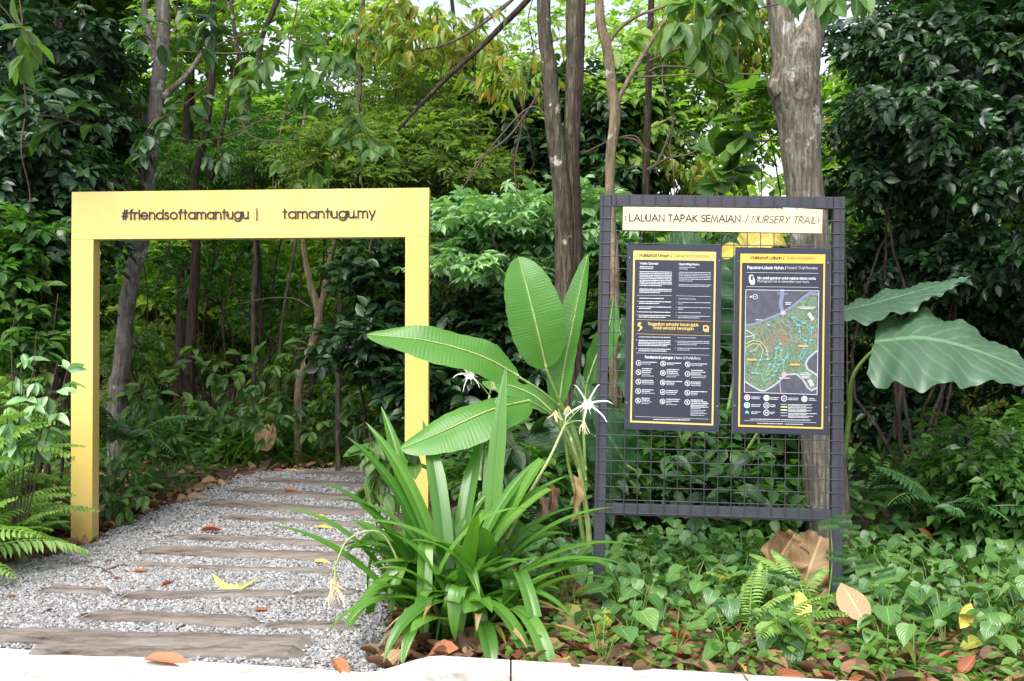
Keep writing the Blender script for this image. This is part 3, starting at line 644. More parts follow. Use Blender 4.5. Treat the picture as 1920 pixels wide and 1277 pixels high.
rows(C1, b, [(262, 438, 343), (262, 430, 363)] + [(260, 665, y) for y in (405, 427, 449, 470, 491, 513, 534, 555)] + [(260, 538, 577)] + [(258, 662, 623), (258, 662, 644), (258, 523, 664), (256, 566, 738), (254, 655, 780), (252, 510, 802),
     (252, 655, 846), (250, 402, 866), (250, 645, 910), (250, 652, 952), (248, 590, 974), (232, 240, 776), (230, 238, 842), (228, 236, 906), (226, 236, 948), (248, 652, 1224), (218, 226, 1262)])
rows(C1, bt, [(755, 960, 350), (755, 868, 371)] + [(753, 1155, y) for y in (412, 434, 456, 477, 498)] + [(753, 925, 521), (752, 1153, 568), (752, 1130, 587), (746, 970, 746), (744, 1150, 790), (744, 798, 811), (742, 1148, 853), (742, 806, 875), (742, 1028, 917), (740, 1146, 961), (740, 1015, 983),
     (718, 726, 786), (716, 724, 850), (716, 724, 915), (714, 724, 958), (738, 968, 1234)], 1.1)
rows(C2, b, [(248, 652, 14), (248, 650, 57), (248, 650, 79), (246, 650, 100), (246, 605, 121), (246, 648, 164), (246, 598, 188), (216, 228, 52), (216, 226, 160)])
rows(C2, bt, [(736, 968, 24), (734, 1138, 68), (734, 1138, 89), (734, 976, 111), (734, 1134, 155), (734, 888, 178), (706, 718, 66), (706, 716, 153)], 1.1)
IC = [(248, 341), (555, 349), (864, 359), (246, 457), (552, 466), (862, 479), (245, 576), (551, 587), (861, 596), (242, 695), (550, 706), (859, 715), (240, 814), (547, 824), (857, 834)]
TXT = [[(295, 478, 331), (295, 402, 354)], [(600, 788, 342), (600, 690, 362)], [(908, 1106, 352), (908, 1046, 373)], [(290, 418, 413), (290, 410, 436), (290, 404, 459), (288, 388, 482), (288, 438, 504)],
       [(598, 762, 424), (598, 735, 446), (598, 746, 468), (598, 757, 491), (598, 725, 514)], [(906, 1056, 434), (906, 1092, 457), (906, 1030, 480), (906, 1100, 503), (906, 1088, 524)], [(288, 430, 560), (288, 444, 582), (288, 442, 604)],
       [(596, 792, 572), (596, 697, 593), (596, 692, 614)], [(904, 1036, 580), (904, 1030, 602), (904, 1034, 625)], [(287, 442, 678), (287, 390, 700), (287, 450, 720)], [(594, 740, 688), (594, 730, 710), (594, 712, 732)], [(902, 1114, 700), (902, 992, 720), (902, 986, 742)],
       [(284, 388, 783), (284, 388, 806), (284, 410, 828), (284, 380, 848)], [(592, 768, 796), (592, 752, 820), (592, 660, 840), (592, 730, 862)], [(900, 1062, 806), (900, 1106, 828), (900, 1124, 850), (900, 1098, 872), (900, 1126, 893), (900, 1028, 912), (900, 1090, 934), (900, 1068, 955), (900, 1102, 975), (900, 1070, 996)]]
for i, (ic, tx) in enumerate(zip(IC, TXT)):
    c = C2(*ic); r = MB(); ring(r, sp3, c, 4.6, 1.1, TX)
    if i % 5 != 0: line(r, sp3, [(c[0] - 3.1, c[1] - 3.1), (c[0] + 3.1, c[1] + 3.1)], .9, TX + .0003)
    disc(r, sp3, (c[0] + .3, c[1] - 1.5), .95, TX + .0006, n=8); quad(r, sp3, [(c[0] - 1.2, c[1] - .4), (c[0] + 1.6, c[1] - .2), (c[0] + 1.0, c[1] + 2.6), (c[0] - .9, c[1] + 2.4)], TX + .0008)
    if i % 3 == 1: line(r, sp3, [(c[0] - 2.6, c[1] + 1.2), (c[0] + 2.6, c[1] - .6)], .8, TX + .0010)
    r.build('rule_icon', [MPw], p1)
    for k, (xa_, xb_, y) in enumerate(tx): rows(C2, b if k < (len(tx) + 1) // 2 else bt, [(xa_, xb_, y)], 1.5 if k < (len(tx) + 1) // 2 else 1.1)
rows(C2, b, [(432, 890, 1050)], 1.5)
b.build('small_print', [MPw], p1)['kind'] = 'stuff'; bt.build('small_print', [MPg], p1)['kind'] = 'stuff'
for C, x0_, y0_, x1_, y1_ in ((C1, 228, 702, 660, 706), (C1, 718, 708, 1148, 718), (C2, 216, 215, 1130, 245), (C2, 210, 1012, 1122, 1046)): b = MB(); line(b, sp3, [C(x0_, y0_), C(x1_, y1_)], .5, TX); b.build('rule_line', [MPw], p1)
b = MB()
for y0_, y1_ in ((1006, 1030), (1185, 1210)): line(b, sp3, [C1(222, y0_), C1(1147, y1_)], .6, TX)
poly(b, sp3, [C1(235, 1060), C1(250, 1040), C1(285, 1043), C1(272, 1062), C1(268, 1090), C1(240, 1095)], TX); poly(b, sp3, [C1(262, 1090), C1(285, 1085), C1(298, 1112), C1(275, 1135), C1(252, 1152), C1(236, 1145), C1(268, 1118)], TX + .0003)
quad(b, sp3, [C1(1058, 1078), C1(1116, 1080), C1(1114, 1148), C1(1056, 1146)], TX); poly(b, sp3, [C1(1118, 1092), C1(1130, 1092), C1(1128, 1162), C1(1070, 1160), C1(1070, 1150), C1(1117, 1151)], TX + .0003)
b.build('motto_mark', [MPy], p1)
b = MB(); quad(b, sp3, [C1(1070, 1092), C1(1104, 1094), C1(1103, 1122), C1(1069, 1120)], TX + .0008); b.build('motto_mark', [MPn], p1)
rivets(p1, [(1180, 484), (1347, 490), (1174.5, 755), (1343.5, 762)])

# trail map panel
p2 = link('map_panel', None, root)
board('backing', [(1377.3, 464.4), (1555.5, 467.2), (1551.2, 815.6), (1372.3, 811)], .006, MPn, p2, .021, plain('panel_light_edge', (.5, .51, .54), .5))
frame_band([(1387, 476.6), (1545.5, 478), (1541.3, 804.2), (1382.6, 799.6)], MPy2, p2, 3.2, 17.2, None)
D1 = lambda x, y: (1365 + x / 6.72, 450 + y / 6.72); D2 = lambda x, y: (1365 + x / 6.72, 630 + y / 6.72)
T(p2, 'heading', MPb, [('Maklumat Laluan /', D1(275, 246), D1(698, 250), 5.2)], .19); T(p2, 'heading', MPt, [('Trail Information', D1(720, 250), D1(1083, 254), 5.0)], .12, .1)
T(p2, 'heading', MPw, [('Paparan Laluan Hutan /', D1(236, 369), D1(718, 374), 4.9), ('Sila ambil gambar untuk rujukan laluan anda.', D1(362, 498), D1(1092, 504), 4.0)], .2)
T(p2, 'heading', MPw, [('Forest Trail Preview', D1(734, 374), D1(1112, 376), 4.9), ('Photograph me to remember your route.', D1(362, 538), D1(1010, 546), 4.0)], .1, .15)
for q0, q1 in ((D1(226, 415), D1(1123, 427)), (D1(226, 593), D1(1123, 603)), (D2(198, 1064), D2(1097, 1090))): b = MB(); line(b, sp3, [q0, q1], .6, TX); b.build('rule_line', [MPw], p2)
b = MB()
poly(b, sp3, [D1(264, 445), D1(306, 445), D1(312, 480), D1(328, 495), D1(330, 540), D1(322, 568), D1(278, 568), D1(256, 530), D1(252, 470), D1(262, 468)], TX)
b.build('hand_mark', [MPw], p2)
b = MB(); quad(b, sp3, [D1(276, 456), D1(302, 457), D1(304, 512), D1(278, 512)], TX + .0008); b.build('phone_mark', [MPn], p2)
# the map print: dark surround, green wood, roads and coloured trails
t = NT('map_woodland_print'); f = t.noise(55, 6, .8, t.obj()); v = t.n('ShaderNodeTexVoronoi'); v.inputs['Scale'].default_value = 130; t.l(t.obj(), v.inputs[0]); sc_ = t.n('ShaderNodeSeparateColor'); t.l(v.outputs['Color'], sc_.inputs[0])
c = t.ramp(f, [(.32, (.03, .045, .04)), (.5, (.07, .12, .07)), (.68, (.16, .24, .13))]); c = t.mix(.4, c, t.ramp(sc_.outputs[0], [(0, (.03, .05, .04)), (1, (.20, .28, .18))])); t.l(c, t.p.inputs[0]); t.set(Roughness=.5); MWood = t.m
t = NT('map_town_print'); f = t.noise(30, 5, .7, t.obj()); t.l(t.ramp(f, [(.35, (.035, .038, .06)), (.7, (.065, .068, .09))]), t.p.inputs[0]); t.set(Roughness=.5); MTown = t.m
mp = link('trail_map', None, p2)
tl_, tr2, br_, bl_ = D1(214, 632), D1(1130, 648), D2(1108, 738), D2(196, 708)
b = MB(); line(b, sp3, [tl_, tr2, br_, bl_, tl_], 1.0, TX + .0016); b.build('map_outline', [MPw], mp)
b = MB(); quad(b, sp3, [tl_, tr2, br_, bl_], TX); b.build('town_area', [MTown], mp)
b = MB(); poly(b, sp3, [D1(216, 1095), D1(330, 1075), D1(520, 1010), D1(640, 945), D1(740, 905), D1(880, 800), D1(1000, 700), D1(1060, 690), D1(1112, 720)] + [D2(1108, 170), D2(1000, 280), D2(965, 360), D2(1000, 430), D2(1104, 490), D2(1100, 640), D2(1040, 680), D2(990, 640), D2(930, 540), D2(850, 480), D2(700, 480), D2(640, 560), D2(560, 620), D2(440, 690), D2(370, 680), D2(300, 620), D2(206, 575)], TX + .0004)
b.build('wood_area', [MWood], mp)
MR_ = plain('map_road', (.14, .17, .28), .5); MRg = plain('map_grey_road', (.30, .33, .38), .5)
b = MB(); line(b, sp3, [D1(672, 650), D1(668, 720), D1(652, 800), D1(655, 850), D1(680, 915)], 7, TX + .0008); line(b, sp3, [D1(612, 672), D1(672, 695), D1(735, 680)], 2.5, TX + .0010)
line(b, sp3, [D1(220, 1080), D1(320, 1062), D1(520, 985), D1(680, 920), D1(820, 825), D1(960, 712), D1(1020, 672), D1(1112, 690)], 4.6, TX + .0012); b.build('map_road', [MR_], mp)
b = MB(); line(b, sp3, [D2(206, 575), D2(300, 635), D2(400, 690), D2(450, 692), D2(560, 630), D2(640, 565), D2(705, 490), D2(850, 480), D2(930, 550), D2(990, 650), D2(1040, 688), D2(1100, 655)], 3, TX + .0008)
line(b, sp3, [D2(1104, 190), D2(1000, 280), D2(965, 350), D2(990, 420), D2(1104, 490)], 3.4, TX + .0010); line(b, sp3, [D2(640, 575), D2(655, 710)], 1.2, TX + .0012); b.build('map_road', [MRg], mp)
def trail(c, pts, w=1.0, lay=.0016):
    b = MB()
    for q in pts: line(b, sp3, q, w, TX + lay)
    b.build('trail_line', [plain('trail_ink', c, .5)], mp)
trail((.42, .12, .07), [[D1(590, 1070), D1(570, 1110), D1(640, 1130), D1(710, 1165), D1(715, 1215), D1(690, 1240)], [D1(330, 1190), D1(350, 1120), D1(440, 1080), D1(560, 1062), D1(590, 1070)], [D1(330, 1195), D1(420, 1215), D1(450, 1277), D2(480, 160), D2(485, 240)],
                        [D1(495, 1130), D1(540, 1210), D1(520, 1277), D2(540, 80), D2(515, 225)], [D1(560, 1235), D1(600, 1220), D1(615, 1155), D1(640, 1277), D2(650, 100)], [D2(655, 100), D1(660, 1200), D1(680, 1190), D2(690, 110), D2(780, 75), D2(740, 40), D1(700, 1250)]], 1.1)
trail((.10, .36, .44), [[D1(805, 975), D1(930, 1040), D1(1045, 1100), D1(1025, 1270), D2(1030, 60), D2(980, 180), D2(910, 300), D2(890, 260), D2(945, 160), D2(980, 60), D2(900, 20), D1(885, 1080), D1(810, 1010), D1(805, 975)]], 1.1, .0020)
trail((.15, .50, .28), [[D2(610, 130), D2(660, 180), D2(640, 280)], [D2(600, 150), D2(580, 340), D2(545, 420), D2(490, 500), D2(470, 460), D2(510, 360)], [D2(740, 210), D2(700, 310), D2(610, 400), D2(600, 440)], [D2(760, 215), D2(680, 350), D2(685, 450)],
                        [D2(560, 500), D2(450, 580), D2(420, 540), D2(430, 470), D2(300, 465)], [D2(485, 290), D2(400, 305), D2(360, 360), D2(340, 460)]], .8, .0024)
trail((.52, .44, .2), [[D2(216, 100), D2(300, 60), D2(390, 70), D2(450, 130), D2(490, 220), D2(490, 300)], [D2(216, 150), D2(300, 100), D2(390, 105), D2(430, 180), D2(400, 300)], [D2(380, 110), D2(330, 180), D2(265, 200)]], 1.0, .0028)
trail((.7, .72, .75), [[D1(218, 1140), D1(280, 1175), D1(320, 1220), D1(310, 1250)], [D1(218, 1225), D1(300, 1210)]], .8, .0032)
trail((.38, .22, .36), [[D1(685, 960), D1(660, 1020), D1(700, 1070), D1(790, 1120), D1(760, 1180), D1(800, 1277), D2(860, 90)]], 1.0, .0036)
b = MB()
for q in ((800, 980), (870, 1080), (885, 1160), (945, 1050), (1048, 1110), (500, 1078), (310, 1200)):
    x, y = D1(*q); quad(b, sp3, [(x - 3, y - 1.6), (x + 3, y - 1.5), (x + 3, y + 1.6), (x - 3, y + 1.5)], TX + .0042)
for q in ((480, 195), (480, 240), (388, 305), (490, 297), (515, 362), (565, 388), (588, 445), (558, 500), (300, 468), (358, 474), (628, 362), (678, 304), (720, 275), (588, 282), (598, 160), (660, 180), (648, 105), (945, 160), (1035, 55), (955, 60)):
    x, y = D2(*q); quad(b, sp3, [(x - 3, y - 1.5), (x + 3, y - 1.4), (x + 3, y + 1.5), (x - 3, y + 1.4)], TX + .0042)
b.build('map_marker', [plain('marker_blue', (.14, .32, .46), .5)], mp)
b = MB()
for C, q in ((D2, (930, 130)), (D2, (830, 362)), (D2, (290, 300))): x, y = C(*q); quad(b, sp3, [(x - 9, y - 2), (x + 9, y - 1.8), (x + 9, y + 2), (x - 9, y + 1.8)], TX + .0044)
b.build('map_label', [plain('marker_orange', (.45, .28, .07), .5)], mp)
b = MB(); poly(b, sp3, [D1(985, 935), D1(1015, 915), D1(1078, 1000), D1(1040, 1030)], TX + .0044); poly(b, sp3, [D2(985, 560), D2(1030, 545), D2(1072, 620), D2(1025, 640)], TX + .0044); b.build('map_building', [plain('map_pink', (.55, .38, .44), .5)], mp)
b = MB(); poly(b, sp3, [D1(1080, 1190), D1(1104, 1170)] + [D2(1100, 40), D2(1070, 10)], TX + .0044)
for c in (D1(680, 925), D2(692, 487)): disc(b, sp3, c, 3.6, TX + .0052)
b.build('map_marker', [plain('marker_red', (.62, .10, .14), .5)], mp)
b = MB()
for c in (D1(680, 925), D2(692, 487)): ring(b, sp3, c, 4.0, 1.0, TX + .0056); quad(b, sp3, [(c[0] - 1.2, c[1] - 1.5), (c[0] + 1.2, c[1] - 1.5), (c[0] + 1.2, c[1] + 1.5), (c[0] - 1.2, c[1] + 1.5)], TX + .0056)
ring(b, sp3, D1(330, 722), 4.4, .9, TX + .0056); line(b, sp3, [D1(300, 722), D1(340, 722)], .8, TX + .0058); quad(b, sp3, [D1(264, 712), D1(286, 712), D1(286, 732), D1(264, 732)], TX + .0056)
for C, l in ((D1, [(708, 784, 795), (712, 780, 815), (870, 1084, 850), (890, 1070, 870), (330, 415, 1010)]), (D2, [(628, 768, 530), (905, 1005, 466), (892, 1025, 488), (905, 1010, 508), (915, 1010, 528)])): rows(C, b, l, 1.6, lay=TX + .0058)
b.build('map_label', [MPw], mp)
# key under the map
K = [(232, 775, (.60, .12, .18), 'E'), (474, 780, (.55, .55, .5), '-'), (695, 787, (.14, .05, .12), '-'), (950, 793, (.16, .42, .68), 'B'), (230, 870, (.12, .50, .40), 'A'), (474, 874, (.05, .055, .08), 'G'), (473, 965, (.05, .055, .08), 'H')]
for x, y, c, ch in K:
    c2 = D2(x, y); kk = link('key_symbol', None, p2); b = MB(); disc(b, sp3, c2, 4.6, TX); b.build('disc', [plain('key_ink', c, .5)], kk)
    b = MB(); ring(b, sp3, c2, 5.1, 1.2, TX + .0004)
    if ch != 'B': write(b, sp3, ch, (c2[0] - 1.8, c2[1] + 2), (c2[0] + 1.8, c2[1] + 2), 4, .2, lay=TX + .0008)
    else: quad(b, sp3, [(c2[0] - 2, c2[1] - 2), (c2[0] + 2, c2[1] - 2), (c2[0] + 2, c2[1] + 2), (c2[0] - 2, c2[1] + 2)], TX + .0008)
    b.build('symbol', [MPw], kk)
b = MB(); poly(b, sp3, [D2(208, 975), D2(212, 950), D2(230, 940), D2(250, 952), D2(250, 978), D2(240, 978), D2(236, 962), D2(222, 962), D2(218, 978)], TX); b.build('key_symbol', [plain('shelter_ink', (.3, .42, .62), .5)], p2)
b = MB(); rows(D2, b, [(284, 398, 768), (284, 390, 788), (524, 632, 776), (524, 618, 796), (745, 874, 782), (745, 868, 802), (1005, 1080, 788), (1005, 1100, 808), (284, 404, 864), (284, 390, 884), (524, 588, 868), (524, 586, 888), (284, 400, 955), (284, 356, 975), (524, 578, 960), (524, 560, 978),
      (745, 1040, 864), (745, 975, 880), (745, 1050, 900), (745, 975, 918), (745, 1035, 935), (745, 975, 950), (745, 1104, 972), (745, 975, 988), (745, 1060, 1006), (745, 1000, 1022), (266, 645, 1045), (660, 1025, 1053), (360, 680, 1100), (705, 935, 1108)], 1.25)
b.build('small_print', [MPw], p2)['kind'] = 'stuff'
for i, (y, c) in enumerate(((862, (.12, .40, .28)), (892, (.72, .62, .25)), (930, (.7, .72, .72)), (966, (.12, .38, .55)), (1002, (.58, .16, .15)))):
    b = MB(); line(b, sp3, [D2(658, y), D2(727, y + 2)], 1.7, TX); b.build('key_bar', [plain('bar_ink', c, .5)], p2)
rivets(p2, [(1382, 491), (1550.5, 494), (1376.5, 760.5), (1547.5, 764)])

# ------------------------------------------------------------------ crowns and shrub masses (shared meshes)
TK = (np.array([[0, 0, 0], [-1, .42, .14], [1, .42, .14], [0, 1, -.12]], float), np.array([[0, 3, 1], [0, 2, 3]]), np.array([[0, 0], [-1, .4], [1, .4], [0, 1]], float))
def leaves(mb, T, P, D, N, L, Wd, m=0):
    V, Fc, U = T; P, D, N = fix(P), norm(fix(D)), fix(N)
    N = norm(N - D * np.sum(N * D, 1, keepdims=True)); X = np.cross(D, N); n = len(P)
    L = np.broadcast_to(L, (n,)); Wd = np.broadcast_to(Wd, (n,))
    A = P[:, None] + X[:, None] * (V[None, :, 0, None] * Wd[:, None, None]) + D[:, None] * (V[None, :, 1, None] * L[:, None, None]) + N[:, None] * (V[None, :, 2, None] * L[:, None, None])
    k = len(V); idx = (Fc[None] + (np.arange(n) * k)[:, None, None]).reshape(-1, Fc.shape[1])
    mb.add(A.reshape(-1, 3), idx, np.tile(U, (n, 1)), m); return mb

S3 = [(0, 0, 0, .75, .75, .6), (.55, .1, -.2, .5, .5, .4), (-.5, -.2, .1, .5, .5, .45), (.1, .3, .45, .5, .5, .4), (-.1, -.4, -.45, .5, .5, .35)]
CR = {}
def CRD(key, mat, seed, L, Wd, kind='alt', k=7, ncl=46, ns=24, cr=.3, T=TK, sl=.22, **kw): CR[key] = foliage(key, S3, ncl, ns, cr, kind, k, sl, L, Wd, M[mat], seed, T=T, **kw)
for j in range(2):
    CRD(f'dark_crown_{j}', 'dark', 10 + j, .105, .026, ns=26)
    CRD(f'mid_crown_{j}', 'mid', 20 + j, .12, .032)
    CRD(f'bright_crown_{j}', 'bright', 30 + j, .13, .036, ns=20)
    CRD(f'olive_crown_{j}', 'olive', 40 + j, .09, .012, k=11, ns=24)
CRD('yellow_crown_0', 'yellow', 50, .14, .03, kind='droop', k=6, ns=16)
CRD('whorl_crown_0', 'pale', 60, .12, .022, kind='whorl', k=7, ns=22, sl=.1, ncl=50)
CRD('fine_crown_0', 'mid', 61, .07, .010, k=13, ns=28, sl=.25)

GRP = {}
def crown(root, key, loc, s, rz, sz=1.0, name='crown'): return link(name, CR[key], root, loc, (0, 0, rz), (s, s, s * sz))
def trunk_mesh(pts, rad, mat, n=9, rough=.1, seed=0, parent=None, name='trunk', k=None):
    P = spline(pts, k or max(10, len(pts) * 5)); r = np.interp(np.linspace(0, 1, len(P)), np.linspace(0, 1, len(rad)), rad)
    return MB().tube(P, r, n, rough=rough, seed=seed).build(name, [M[mat] if isinstance(mat, str) else mat], parent, smooth=True)

BG = [  # d, px, trunk width px, crown kinds, n crowns, zlow, zhigh, scale
]
g = rng(77)
def far_row(d, step, x0, x1, s, zlo, zhi, nc, pick, lab, grp, tw, bark='barkdark', cover=1.0):
    px = x0
    while px < x1:
        p = px + g.uniform(-.3, .3) * step; base = W(p, HZ, d + g.uniform(-.8, .8)); X, Y = base.x, base.y; hz = float(hgt(X, Y))
        ks = pick(p)
        if ks is None: px += step; continue
        root = thing('forest_tree', lab, 'tree', (X, Y, hz), group=grp); H = (zhi if not (640 < p < 1500 and d > 20) else zhi * .42) + g.uniform(-.6, .6)
        lean = g.normal(0, .35, 2)
        if tw: trunk_mesh([(0, 0, -.1), (lean[0] * .3, lean[1] * .3, H * .4), (lean[0] * .4, lean[1], H * .75), (lean[0], lean[1], H)], [tw, tw * .8, tw * .5, tw * .2], bark, 6, .08, int(px + 3000), root)
        for c in range(nc):
            z = zlo + (H - zlo) * (c + .5) / nc + g.uniform(-.3, .3)
            crown(root, ks[g.integers(len(ks))], (g.normal(0, .35) * s + lean[0] * z / H, g.normal(0, .3) * s, z), s * g.uniform(.85, 1.2), g.random() * 6.28, g.uniform(.75, 1.0))
        px += step
L_ = ['dark_crown_0', 'dark_crown_1', 'mid_crown_0']; Mi = ['mid_crown_0', 'mid_crown_1', 'fine_crown_0', 'bright_crown_0']; Br = ['bright_crown_0', 'bright_crown_1', 'yellow_crown_0', 'olive_crown_0']; Ol = ['olive_crown_0', 'olive_crown_1', 'fine_crown_0']
def pk(px):
    if px < 480: return L_ + Mi
    if px < 1480: return Br + Mi
    return L_ + ['mid_crown_1', 'bright_crown_0']
far_row(34, 260, -250, 2250, 3.0, .6, 8.0, 2, lambda p: Br, 'distant forest tree far behind the gateway and the notice frame', 'distant forest trees', .12)
far_row(25, 300, -250, 2250, 2.7, 1, 7.0, 2, lambda p: None if 900 < p < 1120 or 1280 < p < 1420 else Br + Mi, 'tall leafy tree in the second rank behind the clearing', 'second rank of forest trees', .11)
far_row(19, 330, -250, 2250, 2.0, 1.2, 6.6, 2, lambda p: None if 820 < p < 1440 else Mi + Ol + Br, 'slim leafy tree in the near rank of the forest', 'near rank of forest trees', .09)
# low understorey behind the path and the bed
def low_row(d, step, x0, x1, s, ks, lab, grp, name='understorey_shrub', zc=.55):
    px = x0
    while px < x1:
        p = px + g.uniform(-.3, .3) * step; b_ = W(p, HZ, d + g.uniform(-.6, .6)); o = link(name, CR[ks[g.integers(len(ks))]], None, (b_.x, b_.y, float(hgt(b_.x, b_.y)) + s * zc * g.uniform(.8, 1.2)), (0, 0, g.random() * 6.28), (s, s, s * g.uniform(.75, 1.1)))
        tag(o, lab, 'shrub', grp); px += step
low_row(22, 240, -200, 2100, 1.7, Br, 'leafy shrub low between the far trunks', 'far understorey shrubs')
low_row(16, 250, -200, 2100, 1.15, Br + Ol, 'shrub on the shaded forest floor in the middle distance', 'middle understorey shrubs')

# crowns above the view, added to shade the forest interior left and right
cn = []
for i, (X, Y, Z, s) in enumerate([(-4.6, 14.5, 7.6, 2.0), (-6.8, 16, 7.4, 2.8), (-8.8, 10, 5.5, 2.4), (-5.4, 9.4, 5.9, 1.5), (6.2, 10.5, 6.2, 2.6), (8.0, 13, 6.0, 2.8), (7.4, 8.6, 5.2, 2.2), (5.0, 8.2, 5.0, 1.6), (8.8, 17, 7, 3)]):
    root = thing('added_shade_tree', 'tall tree whose unseen crown is added to shade the forest edge', 'tree', (X, Y, float(hgt(X, Y))), group='tall trees added to shade the forest edge')
    sx = -1 if X < 0 else 1
    trunk_mesh([(sx * .5, .8, -.1), (sx * .3, .5, Z * .5), (0, 0, Z)], [.12, .09, .04], 'barkdark', 7, .1, i, root); crown(root, ['dark_crown_0', 'mid_crown_0', 'dark_crown_1', 'mid_crown_1'][i % 4], (0, 0, Z), s, i * 1.7, .6)

# ------------------------------------------------------------------ trees whose trunks show
def T3(pts, d): return [W(x, y, dd if dd else d) for x, y, dd in [(p + (None,))[:3] if len(p) == 2 else p for p in pts]]
def tree(name, label, pts, d, wpx, bark, seed=0, base_z=None, n=10, rough=.1, k=None):
    Wp = T3(pts, d); b_ = Wp[0]; bz = float(hgt(b_.x, b_.y)); root = thing(name, label, 'tree', (b_.x, b_.y, bz))
    rel = [p - Vector((b_.x, b_.y, bz)) for p in Wp]; rel = [Vector((rel[0].x, rel[0].y, -.1))] + rel if rel[0].z > .05 else rel
    rad = [w / 2 / F * d for w in ([wpx[0]] + list(wpx) if len(rel) > len(Wp) else wpx)]
    P = spline(rel, k or len(rel) * 6); s0 = np.linspace(0, len(rel) - 1, len(P)); r = np.interp(s0, np.arange(len(rel)), rad)
    MB().tube(P, r, n, rough=rough, seed=seed).build('trunk', [M[bark]], root, smooth=True); root['_b'] = 0; del root['_b']
    return root
def limb(root, pts, d, wpx, bark, name='branch', seed=1, n=7, rough=.1, nn=None):
    Wp = [p - root.location for p in T3(pts, d)]; P = spline(Wp, len(Wp) * 5); r = np.interp(np.linspace(0, 1, len(P)), np.linspace(0, 1, len(wpx)), [w / 2 / F * d for w in wpx])
    return MB().tube(P, r, n, rough=rough, seed=seed).build(name, [M[bark]], root, smooth=True)

def unitleaf(T, mat, name): mb = MB(); mb.add(T[0] * np.array([1, 1, 1]), T[1], T[2]); return mb.mesh(name, [M[mat]], smooth=True)
def variants(prof, mat, name, wr, n=4, seg=8, cross=2, folds=(.15, .45), curls=(.05, .4), seed=0):
    g_ = rng(seed); out = []
    for i in range(n):
        V, Fc, U = template(prof, seg, g_.uniform(*folds), g_.uniform(*curls), cross); V = V * np.array([wr * g_.uniform(.85, 1.15), 1, 1])
        V[:, 0] += .05 * g_.normal() * V[:, 1] ** 2; V[:, 2] += .012 * np.sin(V[:, 1] * 14 + g_.random() * 6) * np.abs(U[:, 0])
        out.append(unitleaf((V, Fc, U), mat, name))
    return out
LM = {'big': variants(ell, 'big', 'leaf', .27, 5, seed=1), 'bigdark': variants(ell, 'bigdark', 'leaf', .25, 5, seed=2), 'bigbright': variants(ell, 'bright', 'leaf', .26, 4, seed=3), 'yellow': variants(ell, 'yellow', 'leaf', .17, 4, seed=4, curls=(.3, .7)),
      'round': variants(obo, 'big', 'leaf', .36, 4, seed=5, curls=(.0, .2)), 'pale': variants(ell, 'pale', 'leaf', .22, 4, seed=6), 'heart': variants(heart, 'cover', 'leaf', .42, 6, seed=7, curls=(.1, .45)), 'heartyel': variants(heart, 'coveryel', 'leaf', .42, 3, seed=8),
      'litter': variants(ell, 'litter', 'dry_leaf', .24, 6, folds=(-.2, .9), curls=(-.3, .5), seed=9), 'orange': variants(ell, 'litterorange', 'dry_leaf', .15, 3, folds=(.3, .9), curls=(-.2, .4), seed=10), 'fyel': variants(ell, 'litteryellow', 'dry_leaf', .2, 3, folds=(.2, .5), curls=(-.1, .3), seed=11),
      'tan': variants(ell, 'littertan', 'dry_leaf', .33, 3, folds=(-.3, .6), curls=(-.3, .4), seed=12), 'palm': variants(ell, 'mid', 'leaf', .2, 4, seed=13), 'darkleaf': variants(ell, 'dark', 'leaf', .22, 4, seed=14)}
def put_leaf(parent, key, p, d, nrm, L, g_, name='leaf'):
    d = Vector(d).normalized(); nrm = Vector(nrm); nrm = (nrm - d * nrm.dot(d)); 
    if nrm.length < 1e-3: nrm = Vector((1, 0, 0))
    nrm.normalize(); x = d.cross(nrm); m = Matrix((x, d, nrm)).transposed(); ms = LM[key]
    o = link(name, ms[int(g_.integers(len(ms)))], parent, p, m.to_euler(), L); return o
def leafy(root, pts, key, n, L, seed, spread=.18, hang=.35, r0=.006, bark='twig', t0=.25, twigs=True, wood_=True):
    """a branch (world points) with n separate leaves"""
    g_ = rng(seed); P = spline([Vector(p) - root.location for p in pts], 40)
    if wood_: MB().tube(P[::2], np.linspace(r0, r0 * .35, 20), 6, rough=.1, seed=seed).build('branch', [M[bark]], root, smooth=True)
    mb = MB(); nt = 0; i = 0
    while i < n:
        t_ = g_.uniform(t0, 1); a = P[int(t_ * 39)]; ax = P[min(39, int(t_ * 39) + 2)] - P[max(0, int(t_ * 39) - 2)]; ax = ax / (np.linalg.norm(ax) + 1e-9)
        sd = norm(g_.normal(0, 1, 3) + np.array([0, -.3, -.1])); off = spread * g_.uniform(.4, 1.2); e = a + sd * off
        mb.tube([a, (a + e) / 2 + np.array([0, 0, .02]), e], [r0 * .3, r0 * .25, r0 * .2], 4); k = int(g_.integers(3, 6)); tw = norm(e - a)
        for q in range(k):
            pp = a + (e - a) * (1 - .22 * (q // 2) * g_.random()); side = norm(np.cross(tw, [0, 0, 1.]) + 1e-6) * (1 if q % 2 else -1)
            dd = tw * .8 + side * (.8 if q else .1) + np.array([0, 0, -hang]) + g_.normal(0, .18, 3); nn = np.array([0, -.25, 1.]) + g_.normal(0, .35, 3)
            put_leaf(root, key, pp, dd, nn, L * g_.uniform(.7, 1.15), g_); i += 1
        nt += 1
    mb.build('twigs', [M[bark]], root)['kind'] = 'stuff'

